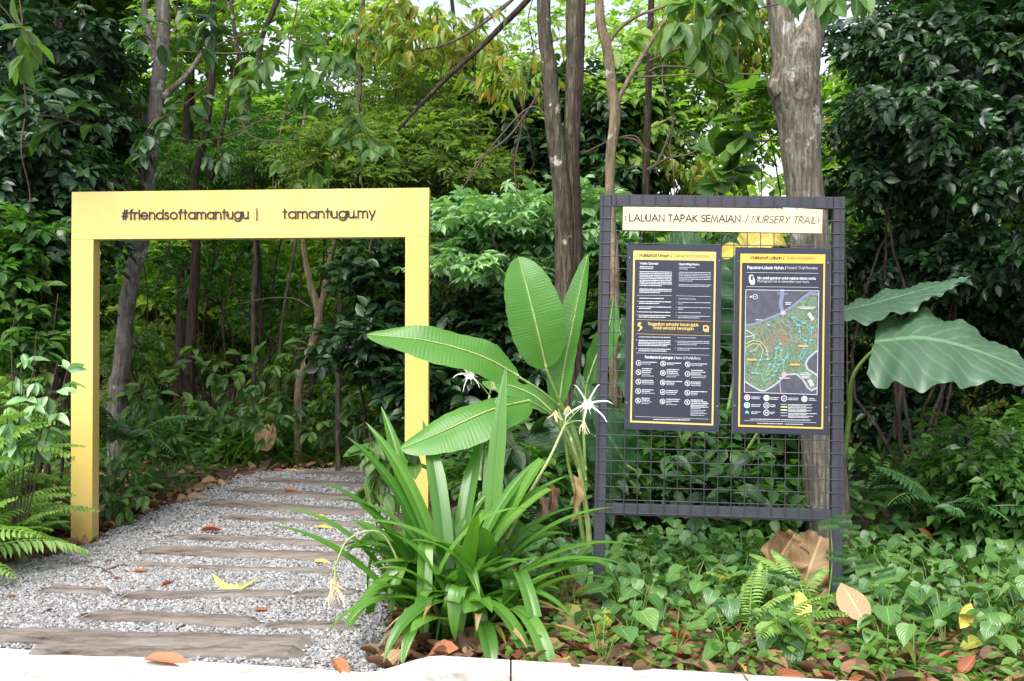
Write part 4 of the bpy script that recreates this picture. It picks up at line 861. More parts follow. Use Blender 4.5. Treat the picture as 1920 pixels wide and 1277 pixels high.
# -- left grey tree leaning behind the gateway
T1D = 9.8
t1 = tree('grey_barked_tree', 'leaning tree with pale grey mottled bark seen through the left of the gateway', [(222, 735), (228, 690), (243, 545), (265, 450), (277, 330), (287, 240), (296, 150), (306, 60), (304, -40)], T1D, [36, 33, 31, 30, 30, 27, 26, 26, 24], 'barkgrey', 1)
limb(t1, [(292, 110), (278, 60), (270, 20), (275, -30)], T1D, [15, 13, 12, 11], 'barkgrey'); limb(t1, [(296, 190), (330, 160), (355, 135), (385, 90)], T1D, [13, 11, 8], 'barkgrey'); limb(t1, [(260, 140), (215, 100), (180, 65), (150, 10)], T1D, [6, 5, 4], 'barkgrey')
limb(t1, [(300, 205), (345, 140), (395, 92), (470, 60)], 10.6, [5, 4, 3], 'twig')
# -- thin dark trunks inside the gateway
tB = tree('dark_slim_tree', 'dark straight slim trunk left of the middle of the gateway', [(355, 760), (358, 640), (368, 450), (366, 330), (385, 250), (400, 100), (398, -60)], 12, [22, 19, 17, 15, 14, 12, 10], 'barkdark', 2)
limb(tB, [(390, 300), (398, 330), (430, 180), (450, 90)], 12, [9, 8, 5], 'barkdark')
tC = tree('twin_slim_tree', 'pair of thin brown stems at the middle of the gateway', [(476, 700), (476, 560), (479, 470), (471, 330), (465, 200), (440, 60), (430, -40)], 12.5, [9, 9, 9, 9, 9, 8, 7], 'barkbrown', 3); limb(tC, [(490, 700), (488, 570), (484, 470), (474, 380), (480, 260)], 12.6, [9, 8, 7], 'barkdark', 'stem')
tD = tree('crooked_forked_tree', 'crooked light brown tree forking behind the right half of the gateway', [(560, 735), (572, 690), (588, 640), (598, 590), (584, 540), (572, 480), (566, 420), (560, 330), (575, 180)], 11.5, [17, 16, 17, 16, 14, 11, 9, 7, 5], 'barkpale', 4)
limb(tD, [(598, 590), (610, 540), (618, 490), (632, 440), (650, 380), (665, 280)], 11.5, [13, 12, 10, 8, 5], 'barkpale'); limb(tD, [(580, 575), (550, 560), (500, 560), (450, 570)], 11.4, [4, 3, 2], 'twig')
tree('pole_tree', 'straight dark pole-like tree just left of the gateway post on the right', [(634, 720), (636, 600), (648, 470), (652, 350), (672, 200), (680, 60), (682, -50)], 11, [10, 10, 10, 9, 8, 8, 7], 'barkbrown', 5)
tree('thin_red_tree', 'thin stem leaning between the twin stems and the crooked tree', [(524, 690), (530, 600), (542, 520), (556, 440), (560, 300)], 12, [6, 6, 5, 5, 4], 'barkbrown', 6)
for i, (x, w) in enumerate(((100, 14), (128, 10), (720, 8), (855, 12), (1730, 10), (1840, 8), (1660, 7))):
    g_ = rng(i); tree('understorey_tree', 'slender dark understorey trunk in the shade of the forest', [(x, 760), (x + g_.normal(0, 6), 600), (x + g_.normal(0, 10), 400), (x + g_.normal(0, 16), 200), (x + g_.normal(0, 20), -40)], 13.5, [w, w * .9, w * .8, w * .7, w * .6], 'barkdark', 10 + i)['group'] = 'slender understorey trunks'
# -- pair of trunks by the middle
tE = tree('twin_trunk_tree', 'dark grown-together pair of trunks right of the gateway', [(1058, 1000), (1060, 880), (1060, 640), (1058, 520), (1056, 420), (1050, 320), (1036, 220), (1030, 130), (1020, 40), (1022, -60)], 8, [44, 42, 40, 37, 37, 32, 30, 30, 27, 26], 'barkbrown', 7, n=14, rough=.14)
limb(tE, [(1074, 1000), (1074, 700), (1074, 520), (1076, 400), (1070, 280), (1074, 150), (1077, 50), (1080, -60)], 8.06, [30, 30, 30, 28, 30, 30, 32, 32], 'barkbrown', 'trunk', 8, 12, .16)
limb(tE, [(1082, 1000), (1084, 700), (1087, 520), (1084, 400), (1080, 280), (1086, 150), (1089, 50), (1092, -60)], 8.0, [12, 13, 14, 13, 14, 14, 15, 15], 'barkdark', 'trunk', 9, 9, .16)
limb(tE, [(1046, 255), (1000, 200), (930, 265), (870, 350)], 8, [4, 4, 3, 2], 'twig')
# -- pale smooth tree behind the left post of the frame
tF = tree('pale_smooth_tree', 'pale smooth-barked small tree directly behind the left post of the notice frame', [(1150, 1010), (1151, 880), (1152, 700), (1152, 500), (1144, 380), (1145, 290), (1153, 220), (1146, 150), (1138, 90), (1126, 40), (1122, -50)], 7, [24, 22, 19, 17, 17, 20, 23, 19, 19, 18, 16], 'barkpale', 11, n=12)
limb(tF, [(1152, 212), (1165, 175), (1190, 130), (1220, 80), (1252, 30), (1290, -30)], 7, [11, 9, 9, 8, 7, 6], 'barkpale'); limb(tF, [(1143, 75), (1165, 50), (1200, 28), (1240, 14), (1300, -20)], 7, [9, 7, 6, 6, 5], 'barkpale'); limb(tF, [(1190, 145), (1250, 142), (1330, 138), (1450, 140)], 7, [4, 3, 3, 2], 'barkpale')
limb(tF, [(1150, 260), (1190, 255), (1210, 278), (1235, 290)], 7, [3, 3, 2], 'twig')
tG = tree('maroon_stem_tree', 'straight dark reddish stem between the pale tree and the big ridged trunk', [(1212, 1000), (1212, 700), (1213, 440), (1211, 330), (1215, 200), (1218, 100), (1221, 0), (1222, -60)], 9, [18, 16, 14, 14, 13, 12, 12, 12], 'barkdark', 12)
for q in ([(1216, 115), (1250, 100), (1290, 85), (1440, 35)], [(1214, 320), (1250, 298), (1290, 290), (1340, 270), (1465, 262)], [(1216, 135), (1240, 125), (1300, 130), (1360, 160)], [(1213, 318), (1235, 300), (1262, 225), (1225, 240)], [(1212, 285), (1190, 262), (1150, 262), (1090, 290)]): limb(tG, q, 8.9, [5, 4, 3], 'twig')
# -- big ridged trunk behind the right of the frame
tH = tree('ridged_forked_tree', 'broad grey trunk with ridged bark forking above the notice frame', [(1553, 1070), (1553, 1000), (1548, 900), (1537, 760), (1528, 600), (1518, 450), (1509, 360), (1503, 290), (1498, 215), (1490, 160), (1500, 110), (1526, 45), (1556, -60)], 6.6, [96, 88, 82, 76, 76, 72, 71, 72, 80, 96, 80, 44, 40], 'barkbig', 13, n=28, rough=.06, k=90)
limb(tH, [(1494, 185), (1478, 120), (1466, 50), (1458, 0), (1450, -60)], 6.62, [56, 56, 48, 42, 38], 'barkbig', 'trunk', 14, 22, .06); limb(tH, [(1464, 172), (1452, 158), (1446, 150)], 6.55, [34, 30, 16], 'barkbig', 'knot', 15, 12, .1)
# -- long dark diagonal limbs high in the middle
tI = tree('leaning_dark_tree', 'dark bare limb slanting down from the upper middle towards the gateway', [(748, 246), (800, 190), (870, 122), (925, 65), (960, 20), (1000, -40)], 8.4, [6, 8, 10, 12, 12, 11], 'barkdark', 16) if 0 else None
limb(tE, [(1022, -40), (985, 5), (935, 55), (905, 85), (850, 135), (790, 195), (745, 246)], 8.2, [13, 12, 11, 10, 9, 8, 5], 'barkdark', 'branch'); limb(tE, [(1010, -60), (960, 0), (900, 48), (840, 82), (780, 95)], 8.4, [7, 6, 5, 3], 'twig', 'branch')
limb(tE, [(1020, 160), (960, 250), (900, 300), (868, 355)], 8.5, [5, 4, 3], 'twig', 'branch')
limb(tB, [(535, -40), (512, 20), (492, 70), (482, 130), (465, 180), (448, 225)], 9, [13, 11, 9, 8, 7, 5], 'barkdark', 'branch'); limb(tB, [(492, 90), (440, 100), (370, 98), (330, 95)], 9, [4, 3, 2], 'twig'); limb(tB, [(450, 222), (470, 255), (520, 265), (590, 255)], 9, [4, 3, 2], 'twig'); limb(tB, [(500, 50), (560, 80), (600, 78), (640, 30)], 9, [4, 3, 2], 'twig')

# ------------------------------------------------------------------ mid-distance foliage masses, placed where they stand
def mass(name, label, cat, blobs_px, mat, seed, ncl, ns, cr, kind, k, L, Wd, T=TL, sl=.2, part='foliage', stem=None, **kw):
    """blobs_px: px,py,d,rx,rz(px),ry(m)"""
    bl = []; b0 = None
    for px, py, d, rx, rz, ry in blobs_px: c = W(px, py, d); bl.append((c.x, c.y, c.z, rx / F * d, ry, rz / F * d))
    bx, by = bl[0][0], bl[0][1]; bz = float(hgt(bx, by)); root = thing(name, label, cat, (bx, by, bz))
    bl2 = [(a - bx, b - by, c - bz, d_, e, f_) for a, b, c, d_, e, f_ in bl]
    me = foliage(part, bl2, ncl, ns, cr, kind, k, sl, L, Wd, M[mat] if isinstance(mat, str) else mat, seed, T=T, **kw); link(part, me, root)
    g_ = rng(seed)
    mb = MB()
    for q, b_ in enumerate(bl2):
        for w in range(1):
            e = np.array(b_[:3]) + g_.normal(0, .4, 3) * np.array(b_[3:]); P, r = wood((b_[0] * .3 + g_.normal(0, .1), b_[1] * .3, -.05), e, .018, .006, 6, .08, seed + q * 3 + w); mb.tube(P, r, 5, rough=.1)
    mb.build(stem or 'stems', [M['barkdark']], root, smooth=True)['kind'] = 'stuff'; return root
# pale whorled shrub between gateway and frame
mass('whorled_shrub', 'pale green shrub with layered whorls of leaflets between the gateway and the twin trunks', 'shrub', [(960, 430, 9.4, 150, 60, .8), (860, 440, 9.6, 70, 70, .6), (1080, 400, 9.4, 110, 60, .7), (900, 500, 9.2, 90, 40, .6), (1110, 470, 9.0, 50, 60, .5), (1000, 520, 9.2, 70, 35, .5)], 'pale', 101, 120, 13, .24, 'whorl', 7, .125, .024, sl=.08, flat=.35, upbias=.8, droop=.1)
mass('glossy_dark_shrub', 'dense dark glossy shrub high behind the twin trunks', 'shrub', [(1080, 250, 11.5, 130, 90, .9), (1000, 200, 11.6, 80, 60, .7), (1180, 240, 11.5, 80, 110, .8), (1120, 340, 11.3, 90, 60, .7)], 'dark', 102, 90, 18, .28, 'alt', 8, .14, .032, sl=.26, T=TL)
mass('bright_tipped_shrub', 'glossy shrub with yellow-green new leaves behind the pale smooth tree', 'shrub', [(1130, 160, 11, 40, 25, .3), (1180, 185, 11, 25, 20, .3), (1040, 250, 10.6, 25, 20, .2), (1160, 290, 10.6, 25, 18, .2), (1240, 240, 11, 30, 30, .3)], 'bright', 103, 16, 9, .16, 'alt', 6, .15, .035, T=TL, droop=.5)
mass('fine_leaved_shrub', 'olive fine-leaved shrub above the right end of the gateway beam', 'shrub', [(720, 300, 10.5, 120, 60, .8), (820, 270, 11, 90, 60, .8), (640, 310, 10.3, 90, 60, .6), (890, 320, 10.5, 60, 40, .6), (780, 200, 12, 120, 50, .8)], 'olive', 104, 100, 22, .3, 'alt', 13, .10, .010, T=TK, sl=.3)
mass('bamboo_like_shrub', 'mid green narrow-leaved shrub above the middle of the gateway beam', 'shrub', [(560, 300, 12.5, 130, 70, .8), (440, 300, 12.8, 100, 60, .8), (330, 330, 12.8, 90, 60, .7), (600, 210, 13, 130, 60, .8)], M['mid'], 105, 70, 14, .3, 'alt', 13, .10, .012, T=TK, sl=.3)
# yellowing drooping foliage top middle
mass('yellow_tipped_tree', 'drooping foliage turning yellow and orange in the upper middle', 'tree', [(790, 80, 10.5, 90, 60, .6), (860, 60, 10.8, 90, 50, .6), (960, 120, 10.5, 60, 35, .5), (740, 40, 10.5, 90, 50, .6), (985, 140, 10, 60, 35, .4)], 'yellow', 106, 30, 8, .26, 'droop', 6, .17, .024, T=TL, part='crown', stem='branches')
mass('sunny_thicket', 'sunlit yellow green thicket between the pale tree and the ridged trunk', 'shrub', [(1330, 180, 13, 110, 70, 1), (1270, 110, 13.5, 110, 60, 1), (1400, 120, 14, 80, 60, 1), (1300, 290, 12.5, 110, 60, .8), (1420, 240, 13, 60, 60, .6)], 'bright', 107, 76, 13, .35, 'alt', 8, .12, .03, T=TK)
mass('yellow_flecked_bush', 'bush flecked with yellow leaves left of the ridged trunk', 'shrub', [(1380, 90, 12.5, 70, 60, .6), (1300, 60, 12.5, 90, 50, .6), (1290, 340, 11, 60, 35, .4)], 'yellow', 108, 40, 12, .3, 'droop', 6, .13, .026, T=TK)
mass('light_green_tree', 'bright airy tree crown against the white sky at the top middle', 'tree', [(420, 110, 14, 90, 60, 1), (380, 60, 14, 70, 40, .8), (700, 60, 14, 130, 90, 1), (850, 150, 15, 130, 60, 1), (930, 210, 14, 100, 60, 1), (600, 50, 13, 120, 70, 1)], 'bright', 109, 90, 10, .4, 'alt', 8, .14, .036, T=TK, part='crown', stem='branches')
mass('lacy_far_tree', 'lacy green tree crown fading against the sky behind the twin trunks', 'tree', [(960, 60, 20, 130, 50, 1.5), (1090, 40, 20, 90, 60, 1.5), (1180, 90, 18, 90, 60, 1), (1240, 30, 18, 110, 50, 1)], 'bright', 110, 60, 5, .5, 'alt', 9, .14, .03, T=TK, part='crown', stem='branches')
# dark drooping tree on the right
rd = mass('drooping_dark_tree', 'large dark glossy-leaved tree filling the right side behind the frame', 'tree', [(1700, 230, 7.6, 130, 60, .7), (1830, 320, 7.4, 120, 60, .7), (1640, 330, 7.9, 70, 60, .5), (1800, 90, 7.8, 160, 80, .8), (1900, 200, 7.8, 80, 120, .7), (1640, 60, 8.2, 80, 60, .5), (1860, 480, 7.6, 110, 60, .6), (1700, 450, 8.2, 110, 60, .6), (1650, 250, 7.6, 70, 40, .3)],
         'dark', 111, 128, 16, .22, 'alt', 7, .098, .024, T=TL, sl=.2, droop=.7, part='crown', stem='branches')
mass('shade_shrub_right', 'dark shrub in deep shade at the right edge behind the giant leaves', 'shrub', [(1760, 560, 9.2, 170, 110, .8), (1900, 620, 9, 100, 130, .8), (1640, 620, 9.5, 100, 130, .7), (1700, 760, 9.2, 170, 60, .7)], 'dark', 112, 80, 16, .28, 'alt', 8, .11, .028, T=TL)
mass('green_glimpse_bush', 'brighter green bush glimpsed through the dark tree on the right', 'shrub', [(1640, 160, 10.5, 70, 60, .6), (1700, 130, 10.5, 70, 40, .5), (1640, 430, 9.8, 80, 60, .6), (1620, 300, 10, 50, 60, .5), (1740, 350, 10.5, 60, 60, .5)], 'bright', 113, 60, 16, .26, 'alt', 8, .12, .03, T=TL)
# dark foliage on the left
mass('drooping_shade_tree', 'dark leafy tree at the far left above the ferns', 'tree', [(60, 300, 8.2, 110, 70, .8), (40, 180, 8.6, 130, 80, .8), (150, 260, 9, 70, 60, .6), (60, 430, 8, 110, 60, .7), (150, 130, 9.5, 80, 60, .6), (60, 60, 9, 130, 60, .8), (170, 380, 9.6, 60, 40, .6)], 'dark', 114, 80, 14, .26, 'alt', 7, .12, .03, T=TL, sl=.22, droop=.5, part='crown', stem='branches')
mass('left_edge_shrub', 'broad-leaved green shrub left of the gateway at beam height', 'shrub', [(40, 470, 7.9, 60, 60, .4), (10, 540, 7.6, 60, 60, .4), (80, 560, 8.2, 40, 60, .4), (20, 640, 7.5, 60, 50, .4)], 'mid', 115, 50, 14, .22, 'alt', 7, .12, .03, T=TL)
mass('gateway_thicket', 'dark thicket deep inside the left of the gateway', 'shrub', [(300, 520, 13.5, 130, 110, .8), (450, 500, 14.5, 130, 110, .8), (620, 540, 14.2, 130, 100, .8), (240, 620, 12.5, 90, 70, .6), (540, 600, 13.5, 120, 60, .7), (700, 480, 12.5, 70, 90, .6)], 'mid', 116, 44, 11, .32, 'alt', 8, .13, .03, T=TK)
mass('olive_thicket', 'lighter olive thicket glimpsed through the gateway', 'shrub', [(420, 480, 16, 120, 80, .8), (600, 480, 16, 100, 70, .8), (520, 560, 16, 100, 60, .8), (320, 440, 15, 80, 50, .6)], 'bright', 117, 70, 16, .36, 'alt', 8, .12, .03, T=TK)
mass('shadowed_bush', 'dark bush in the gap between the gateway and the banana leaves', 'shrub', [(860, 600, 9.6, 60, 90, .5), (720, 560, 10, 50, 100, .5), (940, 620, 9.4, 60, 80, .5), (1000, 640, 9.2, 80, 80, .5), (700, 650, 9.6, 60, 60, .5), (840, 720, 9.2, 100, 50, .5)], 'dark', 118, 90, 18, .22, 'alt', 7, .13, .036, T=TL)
mass('behind_frame_shrub', 'dark shrub seen through the wire grid of the notice frame', 'shrub', [(1280, 820, 7.6, 130, 60, .5), (1430, 840, 7.4, 90, 70, .4), (1220, 900, 7.2, 90, 60, .4), (1400, 930, 7.0, 110, 40, .3), (1290, 600, 9, 130, 110, .5), (1180, 560, 9, 70, 130, .4), (1460, 560, 9, 90, 130, .4)], 'mid', 119, 120, 15, .2, 'alt', 7, .13, .034, T=TL)

g = rng(88)
for i, (x0_, x1_, d, yb) in enumerate(((150, 190, 9.5, 560), (330, 300, 10, 620), (660, 690, 9, 470), (1000, 960, 9.5, 520), (1390, 1370, 8.6, 480), (30, 60, 7.6, 600), (560, 520, 9.6, 380), (1250, 1265, 8.8, 380))):
    n = 9; xs_ = np.linspace(x0_, x1_, n) + g.normal(0, 9, n); ys_ = np.linspace(-40, yb, n); P = spline([W(a, b, d + g.normal(0, .06)) for a, b in zip(xs_, ys_)], 45)
    o = MB().tube(P, [.006] * 45, 5, rough=.1, seed=i).build('hanging_vine', [M['twig']]); tag(o, 'thin bare vine hanging down through the leaves', 'vine', 'thin vines hanging in the trees')

mass('back_bed_shrub', 'low dark shrub behind the lily clump between the gateway post and the twin trunks', 'shrub', [(880, 850, 8.8, 70, 50, .4), (960, 880, 8.0, 70, 50, .4), (1010, 900, 7.4, 50, 40, .3), (820, 820, 9.5, 60, 50, .4)], 'mid', 131, 60, 12, .18, 'alt', 7, .12, .03, T=TL)

# ------------------------------------------------------------------ blades: banana, taro, lily
def blade(name, mid, prof, w, nrm, mat, parent, rib=(0, 0), fold=.15, wave=.0, wf=5, n=28, nc=4, seed=0, droop=0, tear=0, roll=None, loc0=None):
    """broad leaf along world points mid; half-width w*prof(v), face normal nrm"""
    g_ = rng(seed); P = spline([Vector(p) - parent.location for p in mid], n + 1); Tn = norm(np.gradient(P, axis=0)); nr = fix(nrm)
    us = np.linspace(-1, 1, 2 * nc + 1); V = []; U = []; ph = g_.random() * 6
    for i, (p, t_) in enumerate(zip(P, Tn)):
        v = i / n; a = nr if roll is None else nr + (fix(roll) - nr) * v
        s = norm(np.cross(t_, a)); nn = np.cross(s, t_); hw = w * prof(v)
        for u in us:
            au = abs(u); jag = (1 + .014 * math.sin(v * 60 + ph * (1 + (u > 0)))) if tear else 1
            V.append(p + s * u * hw * math.cos(fold) * jag + nn * (au * hw * math.sin(fold) + wave * hw * math.sin(v * wf * 6.28 + ph + u) * au ** 1.5 + rib[1] * math.cos((v * rib[0] - au * rib[0] * .3) * 6.28) * min(1, au * 3)) - np.array([0, 0, droop * hw * au * au])); U.append([u, v])
    k = len(us); Fc = [[i * k + j, i * k + j + 1, (i + 1) * k + j + 1, (i + 1) * k + j] for i in range(n) for j in range(k - 1)]
    return MB().add(V, Fc, U).build(name, [M[mat]], parent, smooth=True)
def stalk(name, pts, rad, parent, mat='stem', n=7, k=None):
    P = spline([Vector(p) - parent.location for p in pts], k or len(pts) * 6); r = np.interp(np.linspace(0, 1, len(P)), np.linspace(0, 1, len(rad)), rad)
    return MB().tube(P, r, n, rough=.03).build(name, [M[mat]], parent, smooth=True)
ban = lambda v: max(.015, (math.sin(math.pi * min(1, max(0, v)) ** .82)) ** .55) if 0 < v < 1 else .02
BD = 5.75
bn = thing('banana_plant', 'young banana plant with four broad bright leaves between the gateway and the notice frame', 'banana plant', W(1092, 1010, BD))
def bl_(pts, w, nrm, seed, stem, **k):
    lf = blade('leaf', [W(x, y, d) for x, y, d in pts], ban, w, nrm, 'banana', bn, rib=(40, .0004), n=160, seed=seed, tear=1, **k)
    lf2 = MB().tube(spline([Vector(W(x, y, d)) - bn.location + Vector(k_) for (x, y, d), k_ in zip(pts, [(0, -.004, .004)] * len(pts))], 20), np.linspace(.007, .0015, 20), 6).build('midrib', [M['stempale']], lf, smooth=True)
    stalk('leaf_stalk', [W(x, y, d) for x, y, d in stem], [.011, .009, .007], bn, 'stem')
bl_([(972, 706, 5.55), (900, 668, 5.45), (800, 640, 5.4), (688, 628, 5.4)], .142, (.25, -.8, .75), 1, [(1098, 900, 5.8), (1075, 800, 5.75), (1025, 742, 5.6), (972, 706, 5.55)], wave=.10, wf=2.2, fold=.28, droop=.25)
bl_([(1024, 690, 5.65), (1008, 620, 5.6), (988, 540, 5.6), (972, 482, 5.65)], .165, (.2, -1, .1), 2, [(1098, 880, 5.8), (1072, 800, 5.75), (1045, 742, 5.7), (1024, 690, 5.65)], wave=.04, wf=2, fold=.22)
bl_([(1048, 765, 5.75), (1058, 690, 5.75), (1078, 590, 5.8), (1102, 478, 5.85)], .10, (-.55, -.9, .1), 3, [(1098, 900, 5.8), (1080, 850, 5.78), (1056, 810, 5.75), (1048, 765, 5.75)], wave=.06, wf=2, fold=.5)
bl_([(992, 752, 5.5), (920, 770, 5.3), (830, 810, 5.2), (752, 842, 5.15)], .135, (.1, -.75, .85), 4, [(1098, 920, 5.8), (1070, 840, 5.7), (1035, 780, 5.6), (992, 752, 5.5)], wave=.07, wf=2, fold=.2, droop=.35)
bl_([(1035, 772, 6.0), (1000, 742, 6.1), (950, 722, 6.2), (905, 716, 6.3)], .10, (.2, -.6, .8), 5, [(1098, 920, 5.8), (1080, 850, 5.85), (1060, 800, 5.95), (1035, 772, 6.0)], wave=.08, fold=.2, droop=.3)
bl_([(1100, 720, 6.1), (1118, 670, 6.2), (1140, 620, 6.4), (1150, 560, 6.5)], .09, (.5, -.9, .2), 6, [(1098, 920, 5.8), (1096, 850, 5.85), (1094, 780, 5.95), (1100, 720, 6.1)], wave=.08, fold=.3)
stalk('stem', [W(1105, 1035, BD), W(1102, 980, BD), W(1090, 900, BD), W(1070, 820, BD)], [.018, .016, .013, .008], bn, 'stempale', 9)
stalk('stem', [W(1098, 1035, BD + .05), W(1082, 940, BD + .05), W(1066, 870, BD + .05), W(1058, 800, BD)], [.014, .012, .01, .007], bn, 'stem', 8)
for i, (x, y, h) in enumerate(((1030, 905, 70), (1075, 890, 90), (1012, 930, 50))):
    blade('withered_leaf', [W(x, y, 5.7), W(x + 6, y + h * .4, 5.65), W(x - 4, y + h, 5.62)], ell, .045, (.3, -1, .1), 'litter', bn, fold=.9, wave=.5, wf=3, seed=20 + i)

# giant taro leaves
hrt = lambda v: max(.015, 1.0 * math.sin(math.pi * min(1, (v * .9 + .1)) ** .6) ** .9)
def taro(label, base, leaves_, mat, seed=0):
    root = thing('giant_taro', label, 'taro plant', base)
    for i, (pts, w, nrm, st) in enumerate(leaves_):
        P = [W(*p) for p in pts]; blade('leaf', P, hrt, w, nrm, mat, root, rib=(10, .010), fold=.12, wave=.09, wf=4, droop=.25, seed=seed + i, nc=6, n=80)
        stalk('leaf_stalk', [base] + [W(*q) for q in st] + [P[0] + (P[1] - P[0]) * .15], [.022, .016, .009], root, 'stem')
    return root
taro('giant taro with two huge pale ribbed leaves reaching out right of the frame', W(1560, 1000, 6.9),
     [([(1560, 586, 6.6), (1640, 568, 6.5), (1730, 543, 6.45), (1818, 520, 6.4)], .26, (.15, -.35, 1), [(1570, 800, 6.8), (1560, 650, 6.7)]),
      ([(1640, 640, 6.3), (1735, 634, 6.15), (1845, 662, 6.05), (1975, 718, 5.95)], .43, (-.1, -.55, .85), [(1590, 800, 6.7), (1600, 705, 6.5)])], 'taro', 1)
taro('dark giant taro standing behind the notice panels', W(1330, 1000, 7.3),
     [([(1310, 640, 7.2), (1300, 560, 7.1), (1290, 480, 7.15), (1270, 410, 7.2)], .40, (.1, -1, .35), [(1330, 850, 7.3)]),
      ([(1400, 600, 7.4), (1400, 540, 7.3), (1375, 480, 7.3), (1365, 440, 7.3)], .36, (-.1, -1, .4), [(1350, 850, 7.3)]),
      ([(1250, 760, 7.0), (1215, 700, 6.9), (1190, 640, 6.9), (1165, 590, 6.9)], .26, (.3, -.9, .4), [(1310, 900, 7.2)]),
      ([(1180, 880, 6.7), (1150, 830, 6.6), (1110, 760, 6.6), (1085, 700, 6.7)], .28, (.3, -.8, .6), [(1290, 950, 7.1)]),
      ([(1440, 780, 7.0), (1470, 720, 6.9), (1500, 680, 6.9), (1520, 620, 6.9)], .25, (-.3, -.9, .4), [(1370, 900, 7.2)]),
      ([(1120, 820, 6.5), (1080, 800, 6.35), (1030, 810, 6.3), (980, 830, 6.3)], .2, (.1, -.8, .7), [(1250, 980, 6.9)])], 'tarodark', 9)
yl = thing('yellowing_leaf_plant', 'plant with a big mustard yellow leaf showing above the map panel', 'plant', W(1440, 1000, 7.1))
blade('leaf', [W(1395, 470, 7.0), W(1420, 455, 6.95), W(1450, 448, 6.9), W(1475, 462, 6.9)], hrt, .13, (0, -1, .4), 'litteryellow', yl, fold=.2, wave=.1); blade('leaf', [W(1350, 480, 7.0), W(1370, 470, 6.95), W(1390, 462, 6.9)], ell, .06, (0, -1, .4), 'litteryellow', yl, fold=.2)
stalk('leaf_stalk', [W(1440, 1000, 7.1), W(1420, 800, 7.1), W(1390, 472, 7.0)], [.012, .008, .005], yl, 'stem')

# spider lily clump
cb = Vector((-.27, 4.93, .02)); lily = thing('spider_lily', 'big clump of arching strap-leaved spider lily spilling over the kerb beside the path', 'spider lily', cb)
g = rng(5)
def strap(L, az, th0, bend, hw, seed, mat='lily', cut=False, crease=None, off=(0, 0), parent=lily, base=None):
    """strap leaf integrated along its length; az=0 towards +X"""
    g_ = rng(seed); n = 26; ds = L / n; th = th0; p = np.array(base if base is not None else [off[0], off[1], .0]); P = [p.copy()]; dirh = np.array([math.cos(az), math.sin(az), 0]); tw = g_.normal(0, .05)
    for i in range(n):
        s = i / n; th = th0 + bend * s ** 1.6
        if crease and s > crease[0]: th += crease[1] * min(1, (s - crease[0]) * 12)
        a2 = az + tw * i * .06; dh = np.array([math.cos(a2), math.sin(a2), 0])
        p = p + ds * (dh * math.sin(th) + np.array([0, 0, 1]) * math.cos(th)); p[2] = max(p[2], .03 - (.0 if p[1] + cb.y > kerb_y(p[0] + cb.x) - .17 else .09)); P.append(p.copy())
    P = np.array(P); Tn = norm(np.gradient(P, axis=0)); side = np.array([-math.sin(az), math.cos(az), 0]) + g_.normal(0, .12, 3); V = []; U = []; us = [-1, -.55, -.12, 0, .12, .55, 1]
    for i, (q, t_) in enumerate(zip(P, Tn)):
        v = i / n; s_ = norm(side - t_ * np.dot(side, t_)); nn = np.cross(t_, s_); nn = nn if np.dot(nn, [0, 0, 1]) * (1 if math.cos(th0) < 2 else 1) > -2 else -nn
        w = hw * (.42 + .58 * min(1, v * 2.6)) * (1 if cut else min(1, (1 - v) * 3.4) ** .75 + .02)
        fd = .38 * (1 - .5 * v)
        for u in us: V.append(q + s_ * u * w * math.cos(fd) - nn * (-1) * abs(u) * w * math.sin(fd) * .8 - (nn * .0025 if abs(u) < .05 else 0)); U.append([u, v])
    k = 7; Fc = [[i * k + j, i * k + j + 1, (i + 1) * k + j + 1, (i + 1) * k + j] for i in range(n) for j in range(k - 1)]
    return MB().add(V, Fc, U).build('leaf', [M[mat]], parent, smooth=True)
t = M['lily']
for i in range(92):
    az = g.random() * 6.283; front = math.sin(az) < 0; L = g.uniform(.5, .95) * (.85 if front else 1.1); th0 = g.uniform(.08, .75); bend = g.uniform(.9, 2.3) - th0 * .4
    if math.cos(az) < -.3: L *= 1.0
    cr = (g.uniform(.45, .75), g.uniform(.7, 1.5)) if g.random() < .22 else None
    strap(L, az, th0, bend, g.uniform(.036, .052), 300 + i, cut=g.random() < .22, crease=cr, off=(g.normal(0, .13), g.normal(0, .09)))
for i, (az, L, th, bd) in enumerate(((2.9, 1.02, .32, 1.0), (3.1, .98, .45, 1.1), (2.75, 1.15, .25, .8), (3.3, 1.0, .5, 1.1), (2.6, 1.2, .3, .6), (1.9, 1.15, .15, .7), (1.2, 1.1, .2, .6), (.7, 1.05, .35, .7), (.35, 1.1, .45, .9), (.1, 1.05, .55, 1.0), (.0, 1.1, .7, 1.3), (-.1, 1.0, .75, 1.2), (.25, .95, .35, .3), (2.2, 1.2, .2, .5), (3.0, 1.0, .7, .8),
                                     (-1.35, .75, .9, 2.2), (-1.2, .85, .8, 2.2), (-.9, .8, .75, 1.9), (-1.8, .8, .8, 2.1), (-2.2, .9, .8, 2.0), (-.6, .85, .7, 1.8), (-2.6, .9, .8, 1.7))):
    strap(L, az, th, bd, .047 if L > 1 else .042, 500 + i, off=(g.normal(0, .09), g.normal(0, .06)), cut=(i in (12, 16, 17)))
strap(1.35, 1.25, .10, .25, .045, 777, off=(.15, .1)); strap(1.2, 1.35, .2, .2, .04, 778, off=(.12, .12))
for i in range(12): strap(g.uniform(.35, .7), g.uniform(3.3, 6.0), g.uniform(.7, 1.1), g.uniform(1.0, 1.6), g.uniform(.012, .022), 900 + i, 'littertan' if i % 3 else 'litteryellow', off=(g.normal(0, .12), g.normal(0, .08)))
